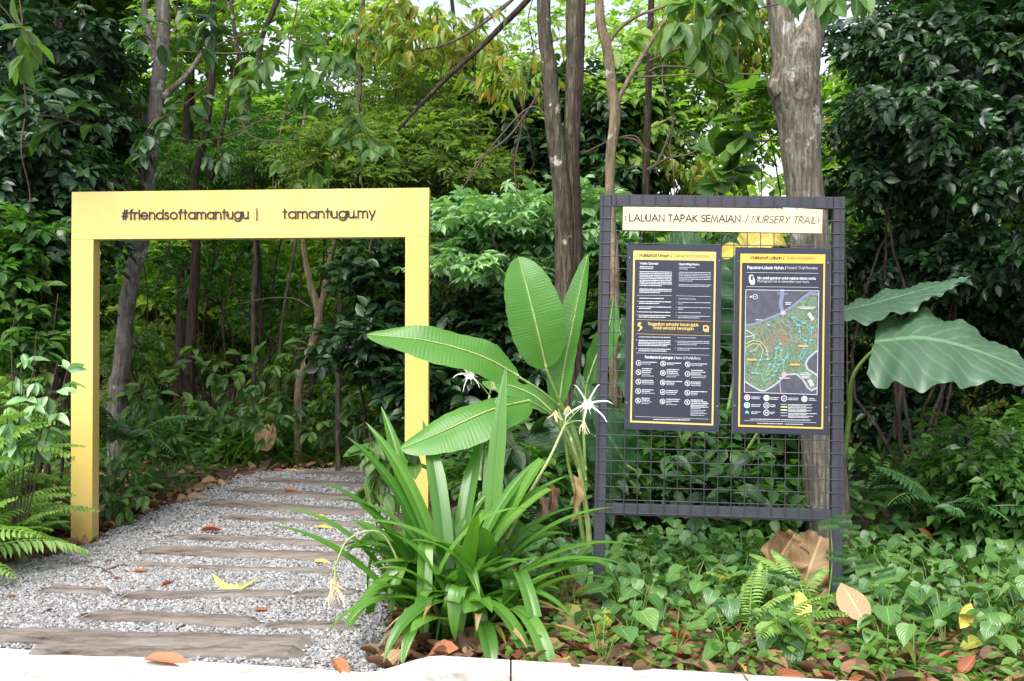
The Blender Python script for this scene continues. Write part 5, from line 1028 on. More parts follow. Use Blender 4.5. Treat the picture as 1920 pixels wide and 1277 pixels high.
# scapes and flowers
def flower(label, pts, node, heads, withered=False, d=5.3):
    P = [W(*p) for p in pts]; root = thing('spider_lily_flower', label, 'flower', P[0]); nd = W(*node)
    stalk('scape', P + [nd], [.011, .009, .007] if len(P) < 4 and node[0] > 700 else [.006, .005, .004], root, 'stempale' if not withered else 'stempale')
    for i, (hx, hy, hd, r, w_) in enumerate(heads):
        c = W(hx, hy, hd); tb = stalk('flower_tube', [nd, (nd + c) / 2 + Vector((0, -.01, .012)), c], [.004, .003, .003], root, 'stempale'); g_ = rng(40 + i + int(hx))
        if not w_:
            mb = MB(); cp = MB()
            for a in range(6):
                an = a * 1.047 + .3 + g_.normal(0, .15); dr = Vector((math.cos(an), -.35 + g_.normal(0, .15), math.sin(an))).normalized(); q = [c, c + dr * r * .4 + Vector((0, -.01, .008)), c + dr * r * .8 + Vector((0, 0, .004)), c + dr * r + Vector((0, 0, -.012))]
                blade('petal', q, lambda v: max(.1, 1 - v * .8), .0065, (0, -1, .2), 'petal', root, n=10, nc=1, fold=.2)
            V = [c - root.location]; 
            for a in range(24):
                an = a / 24 * 6.283; rr = .026 * (1.0 if a % 4 else 1.3) * (1 + .08 * math.sin(a * 3)); V.append(c - root.location + Vector((math.cos(an) * rr, -.022, math.sin(an) * rr)))
            cp.add(V, [[0, 1 + a, 1 + (a + 1) % 24] for a in range(24)]).build('corona', [M['petal']], root, smooth=True)
            for a in range(6):
                an = a * 1.047 + .8; p_ = c + Vector((math.cos(an) * .025, -.022, math.sin(an) * .025)); mb.tube([p_ - root.location, p_ + Vector((math.cos(an) * .03, -.02, math.sin(an) * .03)) - root.location], [.0012, .0009], 4)
            mb.build('stamens', [M['petal']], root)['kind'] = 'stuff'
        else:
            for a in range(4): an = -1.57 + g_.normal(0, .5); dr = Vector((math.cos(an), -.2, math.sin(an))); blade('withered_petal', [c, c + dr * r * .5 + Vector((g_.normal(0, .01), 0, 0)), c + dr * r], lambda v: max(.1, 1 - v * .7), .006, (0, -1, .2), 'wither', root, n=8, nc=1, fold=.6, wave=.5)
    return root
flower('white spider lily flower open in front of the left post of the notice frame', [(950, 1010, 5.1), (990, 930, 5.15), (1030, 860, 5.2)], (1059, 797, 5.25), [(1101, 757, 5.2, .14, 0), (1042, 770, 5.25, .06, 1), (1065, 762, 5.3, .05, 1), (1095, 790, 5.2, .07, 1)])
flower('spent drooping spider lily flower head at the left of the clump above the gravel', [(760, 1080, 4.9), (715, 1000, 4.85), (655, 1010, 4.8)], (628, 1062, 4.75), [(622, 1085, 4.75, .09, 1), (634, 1090, 4.75, .1, 1), (630, 1100, 4.7, .1, 1)])
flower('faded spider lily flower half hidden under the lowest banana leaf', [(900, 900, 5.9), (905, 820, 5.9)], (918, 742, 5.9), [(880, 702, 5.85, .1, 0), (925, 715, 5.9, .05, 1)])

# ------------------------------------------------------------------ ferns
def frond_mesh(name, L, pl, mat, seed, n=24, arch=.9, lift=.6):
    g_ = rng(seed); s = np.linspace(0, 1, n); th = lift - arch * s; dy = np.cos(th); dz = np.sin(th); y = np.cumsum(dy) * L / n; z = np.cumsum(dz) * L / n; x = .06 * L * np.sin(s * 2.2 + g_.random() * 3)
    P = np.stack([x, y, z], 1); Tn = norm(np.gradient(P, axis=0)); mb = MB(); keep = s > .1; Pp, T_ = P[keep], Tn[keep]; ss = s[keep]
    wl = pl * np.sin(np.pi * np.clip(ss * .82 + .16, 0, 1)) ** .7 + .004
    for sd in (-1, 1):
        side = np.cross(T_, [0, 0, 1.]) * sd; side = norm(side); D = side + T_ * .28 + g_.normal(0, .06, side.shape) - np.array([0, 0, .18]); Nn = np.cross(side, T_) * sd * -1; Nn[:, 2] = abs(Nn[:, 2]); Nn += g_.normal(0, .12, Nn.shape)
        leaves(mb, TL, Pp, D, Nn, wl, L * .85 / n * .62 + 0 * wl)
    mb.tube(P, np.linspace(.004, .0012, n), 4, m=1); return mb.mesh(name, [M[mat], M['stem']])
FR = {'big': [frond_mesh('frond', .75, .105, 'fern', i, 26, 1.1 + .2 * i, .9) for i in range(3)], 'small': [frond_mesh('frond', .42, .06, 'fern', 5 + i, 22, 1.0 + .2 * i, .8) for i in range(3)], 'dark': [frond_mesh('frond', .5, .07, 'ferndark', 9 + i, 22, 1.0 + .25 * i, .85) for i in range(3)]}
def fern(label, x, y, z, kind, n, az0, az1, seed, s=1.0, group=None):
    g_ = rng(seed); root = thing('fern', label, 'fern', (x, y, z), group=group)
    for i in range(n):
        az = az0 + (az1 - az0) * (i + g_.random() * .7) / n; ms = FR[kind]; link('frond', ms[i % 3], root, (g_.normal(0, .02), g_.normal(0, .02), 0), (g_.uniform(-.2, .65), g_.normal(0, .2), R(az) - math.pi / 2), s * g_.uniform(.8, 1.15))
    return root
def fp(px, d, dz=0): v = W(px, HZ, d); return v.x, v.y, float(hgt(v.x, v.y)) + dz
fern('large pale green fern at the far left foot of the gateway post', *fp(-40, 6.9, .1), 'big', 26, -200, 90, 1, 1.0)
fern('pale green fern at the left picture edge nearest the gravel', *fp(-110, 6.1, .05), 'big', 16, -170, 60, 2, 1.1)
fern('fern higher up at the left edge behind the pale ferns', *fp(0, 7.3, .5), 'big', 20, -200, 40, 3, .95)
fern('pale fern between the far left ferns and the gateway post', *fp(45, 7.5, .2), 'big', 16, -200, 10, 33, .7)
fern('short bright fern at the left edge level with the gravel', *fp(-5, 6.55, .1), 'big', 22, -170, 30, 38, .62)
fern('short bright fern raised on the bank at the left edge', *fp(5, 6.8, .45), 'big', 22, -190, 20, 39, .62)
fern('tall pale fern at the left edge under the broad-leaved shrub', *fp(-30, 7.3, .75), 'big', 22, -200, 40, 35, .95)
fern('pale fern rising just left of the gateway post', *fp(45, 7.6, .65), 'big', 18, -200, 0, 36, .72)
fern('pale fern crowding the foot of the left gateway post', *fp(50, 7.35, .02), 'big', 20, -200, 60, 37, .68)
fern('bright fern at the left edge above the nearest fern', *fp(-60, 6.4, .55), 'big', 16, -170, 40, 34, .95)
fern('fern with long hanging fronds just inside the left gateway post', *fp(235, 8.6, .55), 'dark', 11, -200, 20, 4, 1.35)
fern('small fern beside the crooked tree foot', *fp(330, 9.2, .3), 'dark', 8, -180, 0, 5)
fern('fern arching in front of the bottom rail of the frame', *fp(1500, 5.1, .02), 'small', 8, -20, 200, 6, 1.1)
fern('bright fern lying low near the kerb below the frame', *fp(1460, 4.62, .05), 'small', 6, -130, -20, 7, 1.0)
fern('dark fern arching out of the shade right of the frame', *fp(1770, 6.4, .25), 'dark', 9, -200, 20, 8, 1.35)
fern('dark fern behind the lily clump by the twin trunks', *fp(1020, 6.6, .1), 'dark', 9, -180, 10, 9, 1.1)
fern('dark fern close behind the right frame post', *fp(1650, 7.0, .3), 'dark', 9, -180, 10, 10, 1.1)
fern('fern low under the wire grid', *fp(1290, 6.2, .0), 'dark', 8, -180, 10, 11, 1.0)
fern('bright fern half buried among the round leaves left of the right frame post', *fp(1400, 4.75, .0), 'small', 6, -60, 150, 12, .9)
fern('fern in the dim undergrowth at the back of the path', *fp(600, 12, .3), 'dark', 9, -180, 10, 13, 1.2)
# feathery mimosa-like sprig by the right post
fe = thing('feathery_seedling', 'seedling with feathery blue-green leaves in front of the right frame post', 'seedling', fp(1545, 5.0) )
for i, (x, y) in enumerate(((1535, 985), (1560, 975), (1575, 992), (1548, 1040), (1572, 1052), (1470, 1080), (1500, 1092), (1430, 1075), (1560, 1090), (1605, 1060), (1640, 1078))):
    c = W(x, y, 4.98) - fe.location; g_ = rng(i); a = g_.uniform(-.6, .6) + (0 if x > 1500 else 2.6); D0 = np.array([math.cos(a), -.3, math.sin(a) * .4 + .1]); mb = MB(); m_ = 11; Pq = np.array(c) + np.linspace(0, .085, m_)[:, None] * norm(D0)
    for sd in (-1, 1): leaves(mb, TN, Pq, np.tile(np.array([0, -.35, .9 * sd]) + D0 * .3, (m_, 1)), np.tile([0, -1., .2], (m_, 1)), .032, .0055)
    mb.build('leaf', [M['ferndark']], fe)
stalk('stem', [fe.location, W(1560, 1060, 4.99), W(1556, 975, 4.99)], [.004, .003, .002], fe, 'stem'); stalk('stem', [fe.location, W(1500, 1090, 4.98), W(1430, 1078, 4.98)], [.003, .003, .002], fe, 'stem')

# ------------------------------------------------------------------ heart-leaved pepper plants of the bed
g = rng(21)
stem_m = [None] * 4
def proto_pepper(seed, n):
    g_ = rng(seed); root = thing('pepper_plant', 'x', 'plant', (0, 0, 0)); mb = MB()
    for i in range(n):
        a = g_.random() * 6.28; h = g_.uniform(.07, .22); r = g_.uniform(.03, .12); p = np.array([math.cos(a) * r, math.sin(a) * r, h]); mb.tube([(0, 0, 0), (p[0] * .6, p[1] * .6, h * .75), p], [.0022, .0016, .001], 4)
        a2 = a + g_.normal(0, .6); put_leaf(root, 'heartyel' if g_.random() < .05 else 'heart', p, (math.cos(a2), math.sin(a2), g_.uniform(-.75, -.1)), (math.cos(a2) * .3, math.sin(a2) * .3 - .3, 1), g_.uniform(.045, .115), g_)
    mb.build('stems', [M['stem']], root)['kind'] = 'stuff'; return root
def reg(px, edge):
    for lim, lab, grp in ((1130, 'between the lily clump and the left frame post', 'by the left frame post'), (1400, 'under the left half of the bottom rail', 'under the left of the rail'), (1600, 'around the foot of the right frame post', 'by the right frame post'), (1760, 'just right of the frame', 'right of the frame'), (9999, 'in the bottom right corner of the bed', 'in the right corner')):
        if px < lim: break
    if edge < .6: return 'heart-leaved plant in the kerb litter ' + lab, 'heart-leaved plants near the kerb ' + grp
    return 'low plant with glossy ribbed heart-shaped leaves ' + lab, 'heart-leaved plants ' + grp
def dup(root, loc, rz, s, label=None, group=None):
    r = root.copy(); col.objects.link(r); r.location = loc; r.rotation_euler = (0, 0, rz); r.scale = (s,) * 3
    if label: r['label'] = label; r['group'] = group
    for c in list(root.children):
        q = c.copy(); col.objects.link(q); q.parent = r
    return r
bpy.context.view_layer.update()
protos = [proto_pepper(60 + i, 7 + i % 3) for i in range(6)]
spots = []
def bed_ok(x, y): return y > kerb_y(x) + .12 and abs(x) < y * .53 and (x > .22)
PL = 'low plant with glossy ribbed heart-shaped leaves covering the bed around the notice frame'
cnt = 0; tries = 0
while cnt < 190 and tries < 9000:
    tries += 1; y = g.uniform(4.3, 6.4); x = g.uniform(.15, 3.2)
    if not bed_ok(x, y): continue
    px = 960 + x / y * F; py = HZ + (EYE - .05) / y * F
    # litter strip along the kerb stays mostly bare, grass patch too
    edge = y - kerb_y(x)
    if edge < .40 + (.25 if px < 1600 else 0) and g.random() < .72: continue
    if 1560 < px < 1770 and edge < .9 and g.random() < .75: continue
    if px < 1120 and edge < .45: continue
    if abs(px - 1560) < 80 and 4.3 < y < 5.45: continue
    if abs(px - 1120) < 25 and 4.9 < y < 5.6: continue
    if any((x - a) ** 2 + (y - b) ** 2 < .07 ** 2 for a, b in spots): continue
    spots.append((x, y)); dup(protos[cnt % 6], (x, y, float(hgt(x, y)) + .0), g.random() * 6.28, g.uniform(.85, 1.25), *reg(px, edge)); cnt += 1
for p_ in protos:
    for c in list(p_.children): bpy.data.objects.remove(c)
    bpy.data.objects.remove(p_)
# the same cover farther back, past counting
mb = MB(); n = 8600; y = g.uniform(5.0, 10.5, n); x = g.uniform(-.2, 7.5, n); k = (y > 5.9) | (x > 2.9); x, y = x[k], y[k]; n = len(x); a = g.random(n) * 6.28
h = g.uniform(.04, .35, n) * np.clip((y - 5) / 2, .5, 1.5)
leaves(mb, THt, np.stack([x, y, hgt(x, y) + h], 1), np.stack([np.cos(a), np.sin(a) - .3, g.uniform(-.7, -.05, n)], 1), np.stack([np.cos(a) * .3, np.sin(a) * .3 - .3, np.ones(n)], 1), g.uniform(.06, .12, n), g.uniform(.026, .048, n))
tag(mb.build('ground_cover', [M['cover']], smooth=True), 'dense leafy ground cover spreading back into the shade behind the frame', 'ground cover', kind='stuff')
mb = MB(); n = 2600; y = g.uniform(11.4, 16, n); x = g.uniform(-7, 3, n); yy = np.where(g.random(n) < .35, g.uniform(7.0, 11.5, n), y); xx = np.where(yy < 11.5, -3.2 - (g.random(n) ** 1.4) * 3.2, x); a = g.random(n) * 6.28; ok = ~inpoly(np.stack([xx, yy], 1), PP); xx, yy, a = xx[ok], yy[ok], a[ok]; n = len(xx)
leaves(mb, TLm, np.stack([xx, yy, hgt(xx, yy) + g.uniform(.02, .3, n)], 1), np.stack([np.cos(a), np.sin(a) - .3, g.uniform(-.6, .3, n)], 1), np.tile([0, -.3, 1.], (n, 1)), g.uniform(.08, .16, n), g.uniform(.02, .045, n))
tag(mb.build('ground_cover', [M['mid']], smooth=True), 'loose green ground cover on the forest floor around the back of the path', 'ground cover', kind='stuff')

# ------------------------------------------------------------------ leaf litter, dry leaves
def litter_mass(name, label, pts, Ls, mats, seed, T=None):
    g_ = rng(seed); mb = MB(); n = len(pts); T = T or template(ell, 4, .5, .25); a = g_.random(n) * 6.28; P = np.column_stack([pts, hgt(pts[:, 0], pts[:, 1]) + g_.uniform(.004, .035, n)])
    m = g_.integers(0, len(mats), n)
    for q in range(len(mats)):
        k = m == q
        for half in range(5):
            kk = k & (g_.random(n) < .3 if half < 4 else np.ones(n, bool)); k = k & ~kk; c = int(kk.sum())
            if not c: continue
            T2 = template(ell, 4, g_.uniform(-.7, 1.4), g_.uniform(-.45, .5)); s = Ls[0] + (Ls[1] - Ls[0]) * g_.random(c)
            leaves(mb, T2, P[kk], np.stack([np.cos(a[kk]), np.sin(a[kk]), g_.normal(0, .22, c)], 1), np.array([0, -.15, 1.]) + g_.normal(0, .4, (c, 3)), s, s * g_.uniform(.2, .38, c), q)
    tag(mb.build(name, [M[q] for q in mats], smooth=True), label, 'leaf litter', kind='stuff')
g = rng(31); n = 4600; x = g.uniform(-.62, 5.6, n); y = kerb_y(x) + .03 + g.random(n) ** 1.3 * 1.9; k = x > -9
litter_mass('leaf_litter', 'brown and orange leaf litter in the bed along the kerb', np.column_stack([x[k], y[k]]), (.05, .15), ['litter', 'litter', 'littertan', 'litter', 'litter', 'litterorange', 'litter', 'litter'], 1)
n = 5200; x = g.uniform(-6.5, -.2, n); y = g.uniform(6.6, 13.5, n); P2 = np.column_stack([x, y]); near = ~inpoly(P2, PP); x, y = x[near], y[near]; k = (y > 10.8) | (x < -2.2) & (y > 5.5) & (np.abs(x) < y * .56); x, y = x[k], y[k]
litter_mass('leaf_litter', 'dark brown leaf litter beside and beyond the gravel path', np.column_stack([x, y]), (.06, .2), ['litter', 'litter', 'litter', 'litter', 'littertan'], 2)
n = 700; x = -3.1 - g.random(n) * 1.2; y = g.uniform(5.8, 8, n); P2 = np.column_stack([x, y]); k = ~inpoly(P2, PP); litter_mass('leaf_litter', 'leaf litter and dirt around the foot of the left gateway post', P2[k], (.04, .14), ['litter', 'litter', 'litterorange'], 3)
def dry(px, py, L, rot, key, label, cat='fallen leaf', z=.012, nrm=(0, -.2, 1), dz=0.0, seed=0, group=None):
    g_ = rng(seed + int(px * 7 + py)); p = G(px, py); m = LM[key]; d_ = Vector((math.cos(R(rot)), math.sin(R(rot)), dz)).normalized(); nr = Vector(nrm); nr = (nr - d_ * nr.dot(d_)).normalized(); mx = Matrix((d_.cross(nr), d_, nr)).transposed()
    o = link('fallen_leaf', m[int(g_.integers(len(m)))], None, (p.x, p.y, z + max(0, float(hgt(p.x, p.y)))), mx.to_euler(), L); return tag(o, label, cat, group)
for a in [(375, 1003, .16, 10, 'orange', 'curled orange brown leaf alone on the middle of the gravel path', .03), (195, 1057, .11, -10, 'litter', 'dark curled leaf on the gravel in front of the left gateway post', .02), (248, 1078, .12, 30, 'orange', 'pale orange leaf on the gravel below the dark curled one', .02), (212, 1090, .05, 0, 'orange', 'tiny orange leaf on the left of the gravel', .015),
          (178, 1098, .05, 20, 'tan', 'tiny tan leaf on the left of the gravel', .015), (302, 1106, .09, 60, 'orange', 'small rust leaf standing on the gravel above the long sleeper', .02), (10, 1126, .08, 50, 'orange', 'small rust leaf at the left picture edge on the gravel', .02), (475, 1152, .11, 20, 'orange', 'curled rust leaf at the end of a short sleeper', .02),
          (268, 1250, .26, -4, 'orange', 'long rust red leaf at the edge of the white kerb', .03), (588, 974, .1, 5, 'fyel', 'small mustard leaf on the path beside the lily clump', .02), (592, 993, .13, -5, 'fyel', 'yellow leaf lying on the sleeper left of the lily clump', .02), (588, 1058, .12, -8, 'fyel', 'bright yellow leaf near the tips of the lily leaves', .02),
          (532, 926, .17, 5, 'orange', 'brown leaf lying on the second farthest sleeper', .03), (512, 887, .14, 20, 'orange', 'orange leaf at the far left end of the path', .03), (625, 1250, .2, -60, 'orange', 'twisted red brown leaf by the kerb below the lily', .03), (540, 885, .12, 0, 'fyel', 'yellow leaf at the far edge of the path', .02), (612, 876, .16, 10, 'fyel', 'long yellow leaf at the back end of the path', .03)]:
    dry(*a[:6], z=a[6])
# long pale yellow leaf across the path
o = link('fallen_leaf', None); bpy.data.objects.remove(o)
yr = thing('fallen_leaf', 'long curved pale yellow-green leaf on the gravel', 'fallen leaf', G(440, 1100)); blade('blade', [G(398, 1088) + Vector((0, 0, .04)), G(420, 1106) + Vector((0, 0, .02)), G(450, 1108) + Vector((0, 0, .02)), G(487, 1094) + Vector((0, 0, .04))], ell, .024, (0, -.8, .6), 'palefall', yr, fold=.5, wave=.1, seed=3)
for i, (a, b) in enumerate((((160, 1065), (212, 1080)), ((200, 1072), (240, 1063)), ((78, 1155), (98, 1147)), ((330, 1185), (352, 1178)))):
    P = [G(*a), (G(*a) + G(*b)) / 2 + Vector((0, .03, .004)), G(*b)]; P = [p + Vector((0, 0, .012)) for p in P]; o = MB().tube(P, [.006, .008, .004], 6, rough=.2, seed=i).build('twig', [M['twig']]); tag(o, ['dark bent twig on the gravel near the gateway post', 'short twig lying beside the bent one on the gravel', 'short thin twig on the left of the gravel', 'stubby piece of wood on the gravel before the front sleeper'][i], 'twig')
# larger individual dry leaves
big = [(1455, 1050, .36, 150, 'huge crumpled brown leaf left of the right frame post', (.25, -.9, .45), .4), (1520, 1062, .40, 80, 'huge pale brown leaf leaning against the right frame post', (-.1, -.9, .5), .9)]
for i, (px, py, L, rt, lab, nr, dz) in enumerate(big):
    p = W(px, py + 30, 5.45); root = thing('dry_giant_leaf', lab, 'dry leaf', (p.x, p.y, .06)); e = 1 if i == 0 else -1
    pts = [W(1450, 1100, 5.4), W(1455, 1060, 5.45), W(1478, 1020, 5.5), W(1492, 1000, 5.5)] if i == 0 else [W(1500, 1130, 5.5), W(1510, 1090, 5.42), W(1525, 1045, 5.45), W(1540, 1006, 5.5)]
    blade('blade', pts, lambda v: max(.12, math.sin(math.pi * (v * .9 + .05)) ** .5), .13 if i == 0 else .15, nr, 'littertan', root, rib=(5, .014), fold=.5, wave=.4, wf=3.1, seed=i, nc=6)
LB = [(505, 820, 'big upright tan dry leaf behind the far end of the path', 8, .33), (650, 905, None, 0, 0)]
p = W(495, 845, 11.2); root = thing('dry_giant_leaf', LB[0][2], 'dry leaf', p); blade('blade', [p, W(498, 822, 11.2), W(508, 796, 11.3)], lambda v: max(.1, math.sin(math.pi * (v * .9 + .05)) ** .6), .13, (-.2, -1, .3), 'littertan', root, fold=.15, wave=.06)
KG = 'dry leaf lying in the litter strip along the kerb'
g = rng(41)
for i in range(75):
    x = g.uniform(-.1, 2.7); y = kerb_y(x) + g.uniform(.04, .75); px = 960 + x / y * F; py = HZ + EYE * F / y; key = ['litter', 'orange', 'litter', 'tan', 'fyel', 'orange', 'litter'][int(g.integers(7))] if g.random() < .85 else 'litter'
    dry(px, py, g.uniform(.06, .15), g.uniform(0, 360), key, {'litter': 'brown', 'orange': 'orange', 'tan': 'tan', 'fyel': 'yellow'}[key] + ' ' + KG, z=.03, nrm=(g.normal(0, .3), -.5 + g.normal(0, .2), 1), dz=g.normal(0, .2), group={'litter': 'brown', 'orange': 'orange', 'tan': 'tan', 'fyel': 'yellow'}[key] + ' dry leaves along the kerb')
for (px, py, L, rt, key, lab) in [(1050, 1060, .3, 30, 'tan', 'curled brown leaf between the lily clump and the left frame post'), (1620, 1230, .26, 100, 'tan', 'large pale ribbed dry leaf standing in the grass near the kerb'), (1508, 1235, .2, 80, 'fyel', 'broad yellow orange leaf near the kerb below the frame'), (1800, 1245, .16, 40, 'fyel', 'yellow leaf by the kerb at the right'), (1750, 1075, .15, 120, 'orange', 'brown leaf caught on top of the right-hand ground cover'), (1590, 1010, .16, 80, 'orange', 'upright brown leaf at the foot of the ridged trunk'), (1335, 1020, .2, 80, 'orange', 'upright orange leaf under the bottom rail'), (1340, 935, .2, 60, 'tan', 'tan leaf hanging behind the wire grid')]:
    dry(px, py, L, rt, key, lab, z=.12, nrm=(0, -.9, .4), dz=.8)

# ------------------------------------------------------------------ grass
def grass(label, x, y, h0, h1, seed, w=.004, sp=.7):
    g_ = rng(seed); n = len(x); mb = MB(); a = g_.random(n) * 6.28; L = g_.uniform(h0, h1, n); T = template(lambda v: max(.05, 1 - v ** 2), 4, .2, .45)
    leaves(mb, T, np.column_stack([x, y, hgt(x, y)]), np.stack([np.cos(a) * sp, np.sin(a) * sp - .1, np.ones(n) * .8], 1), np.stack([np.cos(a) * -1, np.sin(a) * -1, np.ones(n) * .8], 1), L, w * g_.uniform(.7, 1.5, n))
    tag(mb.build('grass', [M['grass']], smooth=True), label, 'grass', kind='stuff')
g = rng(51)
x = g.normal(1.75, .3, 620); y = kerb_y(x) + .08 + g.random(620) * .75; grass('thin bright grass growing through the litter right of the frame post', x, y, .1, .26, 1, .0045, 1.2)
x = g.uniform(.1, 2.8, 420); y = kerb_y(x) + .05 + g.random(420) * .9; grass('scattered short grass among the litter of the bed', x, y, .06, .18, 2, .004, 1.2)
x = g.uniform(-5.0, -2.6, 420); y = g.uniform(11.3, 13.5, 420); grass('tall arching grass in the shade behind the gateway', x, y, .4, .9, 3, .006, .5)
x = g.uniform(-2.6, -.8, 420); y = g.uniform(11.3, 13, 420); grass('grass tufts at the back edge of the path', x, y, .2, .5, 4, .004, .6)
x = np.concatenate([g.normal(-3.0, .12, 160), g.normal(-.72, .08, 120), g.normal(-.62, .1, 120)]); y = np.concatenate([g.uniform(6.8, 8.6, 160), g.uniform(4.5, 5.3, 120), g.uniform(4.45, 4.7, 120)]); grass('tiny weeds creeping in at the edges of the gravel', x, y, .02, .07, 5, .004, 1.0)
x = g.uniform(3.2, 4.8, 260); y = g.uniform(6.8, 8.6, 260); grass('long arching grass at the right edge in the shade', x, y, .5, 1.0, 6, .009, .7)

x = g.uniform(.0, 3.2, 1500); y = kerb_y(x) + .05 + g.random(1500) ** 1.4 * 1.6; mb = MB(); a = g.random(1500) * 6.28
leaves(mb, TLm, np.column_stack([x, y, hgt(x, y) + g.uniform(.02, .16, 1500)]), np.stack([np.cos(a), np.sin(a), g.uniform(-.3, .5, 1500)], 1), np.array([0, -.4, 1.]) + g.normal(0, .3, (1500, 3)), g.uniform(.03, .075, 1500), g.uniform(.008, .02, 1500))
tag(mb.build('ground_cover', [M['grass']], smooth=True), 'small mixed bright seedlings scattered through the bed litter', 'ground cover', kind='stuff')
# ------------------------------------------------------------------ leafy plants with separate leaves
def sapling(name, label, cat, pts, key, n, L, seed, **k):
    P = [W(*p) for p in pts]; root = thing(name, label, cat, P[0]); leafy(root, P, key, n, L, seed, **k); return root
def bush(name, label, base, tips, key, n, L, seed, **k):
    b_ = Vector(fp(*base)); root = thing(name, label, 'shrub', b_)
    for i, tp in enumerate(tips): q = W(*tp); leafy(root, [b_, b_.lerp(q, .5) + Vector((0, 0, .08)), q], key, n // len(tips), L, seed + i, **k)
    return root
bush('broad_leaved_shrub', 'grey-green shrub with broad pointed leaves left of the gateway post', (30, 6.5), [(20, 600, 6.5), (70, 610, 6.5), (110, 670, 6.4), (40, 680, 6.4), (-10, 660, 6.4), (125, 700, 6.4), (10, 740, 6.3), (80, 740, 6.4)], 'pale', 130, .125, 1, spread=.12, t0=.55)
bush('broad_leaved_shrub', 'upright leafy shrub between the left edge and the gateway at panel height', (60, 7.4), [(20, 480, 7.4), (80, 500, 7.5), (110, 540, 7.3), (30, 560, 7.2)], 'big', 60, .13, 11, spread=.16, t0=.5)
bush('low_leafy_shrub', 'small shrub with palm-shaped dark leaves inside the left gateway post', (300, 9.2), [(290, 730, 9.2), (320, 790, 9.0), (270, 790, 9.0), (345, 760, 9.2)], 'palm', 70, .17, 21, spread=.14, t0=.5)
bush('low_leafy_shrub', 'light green layered shrub in the middle of the gateway', (500, 11.4), [(440, 690, 11.2), (490, 680, 11.4), (540, 710, 11.2), (470, 740, 11), (560, 750, 11.2), (520, 770, 11)], 'palm', 150, .15, 31, spread=.2, t0=.45)
bush('low_leafy_shrub', 'small shrub under the crooked tree at the back of the path', (610, 11.6), [(600, 740, 11.6), (640, 760, 11.5), (580, 790, 11.4)], 'big', 60, .15, 41, spread=.2, t0=.4)
bush('low_leafy_shrub', 'leafy plant left of the right-hand gateway post', (700, 9.8), [(670, 740, 9.8), (720, 760, 9.8), (700, 800, 9.6)], 'palm', 60, .15, 51, spread=.16, t0=.4)
bush('low_leafy_shrub', 'broad-leaved plant between the lily clump and the gateway post', (720, 6.6), [(690, 790, 6.5), (740, 800, 6.5), (780, 830, 6.4), (700, 840, 6.3), (660, 800, 6.6)], 'big', 60, .16, 61, spread=.12, t0=.5)
bush('low_leafy_shrub', 'dull green broad-leaved plant below the banana leaves', (960, 6.5), [(900, 790, 6.4), (950, 800, 6.4), (1000, 850, 6.3), (890, 850, 6.3), (940, 880, 6.2)], 'bigdark', 70, .17, 71, spread=.13, t0=.4)
bush('low_leafy_shrub', 'dark shrub with hanging leaves under the right half of the grid', (1350, 6.9), [(1250, 850, 6.8), (1330, 860, 6.8), (1420, 850, 6.8), (1390, 910, 6.6), (1280, 910, 6.6)], 'bigdark', 110, .17, 81, spread=.16, t0=.35)
bush('low_leafy_shrub', 'broad-leaved dark plant in the shade at the right', (1780, 7.4), [(1700, 850, 7.3), (1780, 830, 7.3), (1850, 860, 7.2), (1640, 870, 7.3), (1900, 900, 7.0), (1740, 900, 7.0)], 'bigdark', 110, .2, 91, spread=.18, t0=.35)
bush('low_leafy_shrub', 'dark plant between the twin trunks and the frame', (1130, 6.8), [(1090, 850, 6.8), (1140, 880, 6.6), (1180, 920, 6.4), (1110, 930, 6.4)], 'bigdark', 60, .16, 101, spread=.13, t0=.35)
bush('broad_leaved_shrub', 'leafy shrub beside the path behind the left gateway post', (220, 8.2), [(200, 820, 8.1), (240, 850, 8.0), (215, 880, 7.9), (290, 850, 8.2)], 'palm', 60, .13, 111, spread=.14, t0=.35)
bush('low_leafy_shrub', 'dense leafy shrub crowding the left edge of the path at the grey trunk', (250, 9.6), [(230, 700, 9.6), (270, 680, 9.6), (310, 700, 9.5), (250, 760, 9.3), (330, 800, 9.3)], 'big', 120, .16, 151, spread=.22, t0=.3)
bush('low_leafy_shrub', 'dense leafy shrub filling the back left of the gateway view', (400, 12), [(350, 660, 12), (400, 640, 12), (440, 650, 12), (380, 740, 11.8), (430, 760, 11.6), (330, 770, 11.6)], 'big', 170, .18, 161, spread=.3, t0=.3)
bush('low_leafy_shrub', 'dense leafy shrub filling the back right of the gateway view', (660, 12), [(610, 660, 12), (660, 650, 12), (700, 640, 12), (640, 740, 11.8), (700, 740, 11.8), (740, 790, 11.6)], 'palm', 170, .18, 171, spread=.3, t0=.3)
bush('low_leafy_shrub', 'bright leafy shrub in the centre of the gateway at the path end', (520, 12.2), [(470, 640, 12.2), (520, 620, 12.2), (560, 650, 12), (500, 700, 12), (540, 780, 11.8), (480, 790, 11.8)], 'big', 180, .17, 181, spread=.3, t0=.3)
bush('low_leafy_shrub', 'low leafy plant against the inside foot of the left gateway post', (215, 7.9), [(200, 900, 7.8), (225, 930, 7.8), (250, 900, 8.0), (275, 920, 8.0)], 'big', 60, .11, 191, spread=.12, t0=.3)
sapling('round_leaved_sapling', 'sapling with large round green leaves above the top rail of the frame', 'sapling', [(1425, 1000, 7.6), (1426, 600, 7.6), (1428, 340, 7.6), (1426, 250, 7.6), (1405, 190, 7.6)], 'round', 40, .25, 121, spread=.22, t0=.66, hang=.1)
sapling('round_leaved_sapling', 'sapling with round leaves seen between the dark stem and the ridged trunk', 'sapling', [(1330, 1000, 7.9), (1335, 600, 7.9), (1345, 380, 7.9), (1350, 310, 7.9)], 'round', 22, .24, 131, spread=.2, t0=.75, hang=.1)
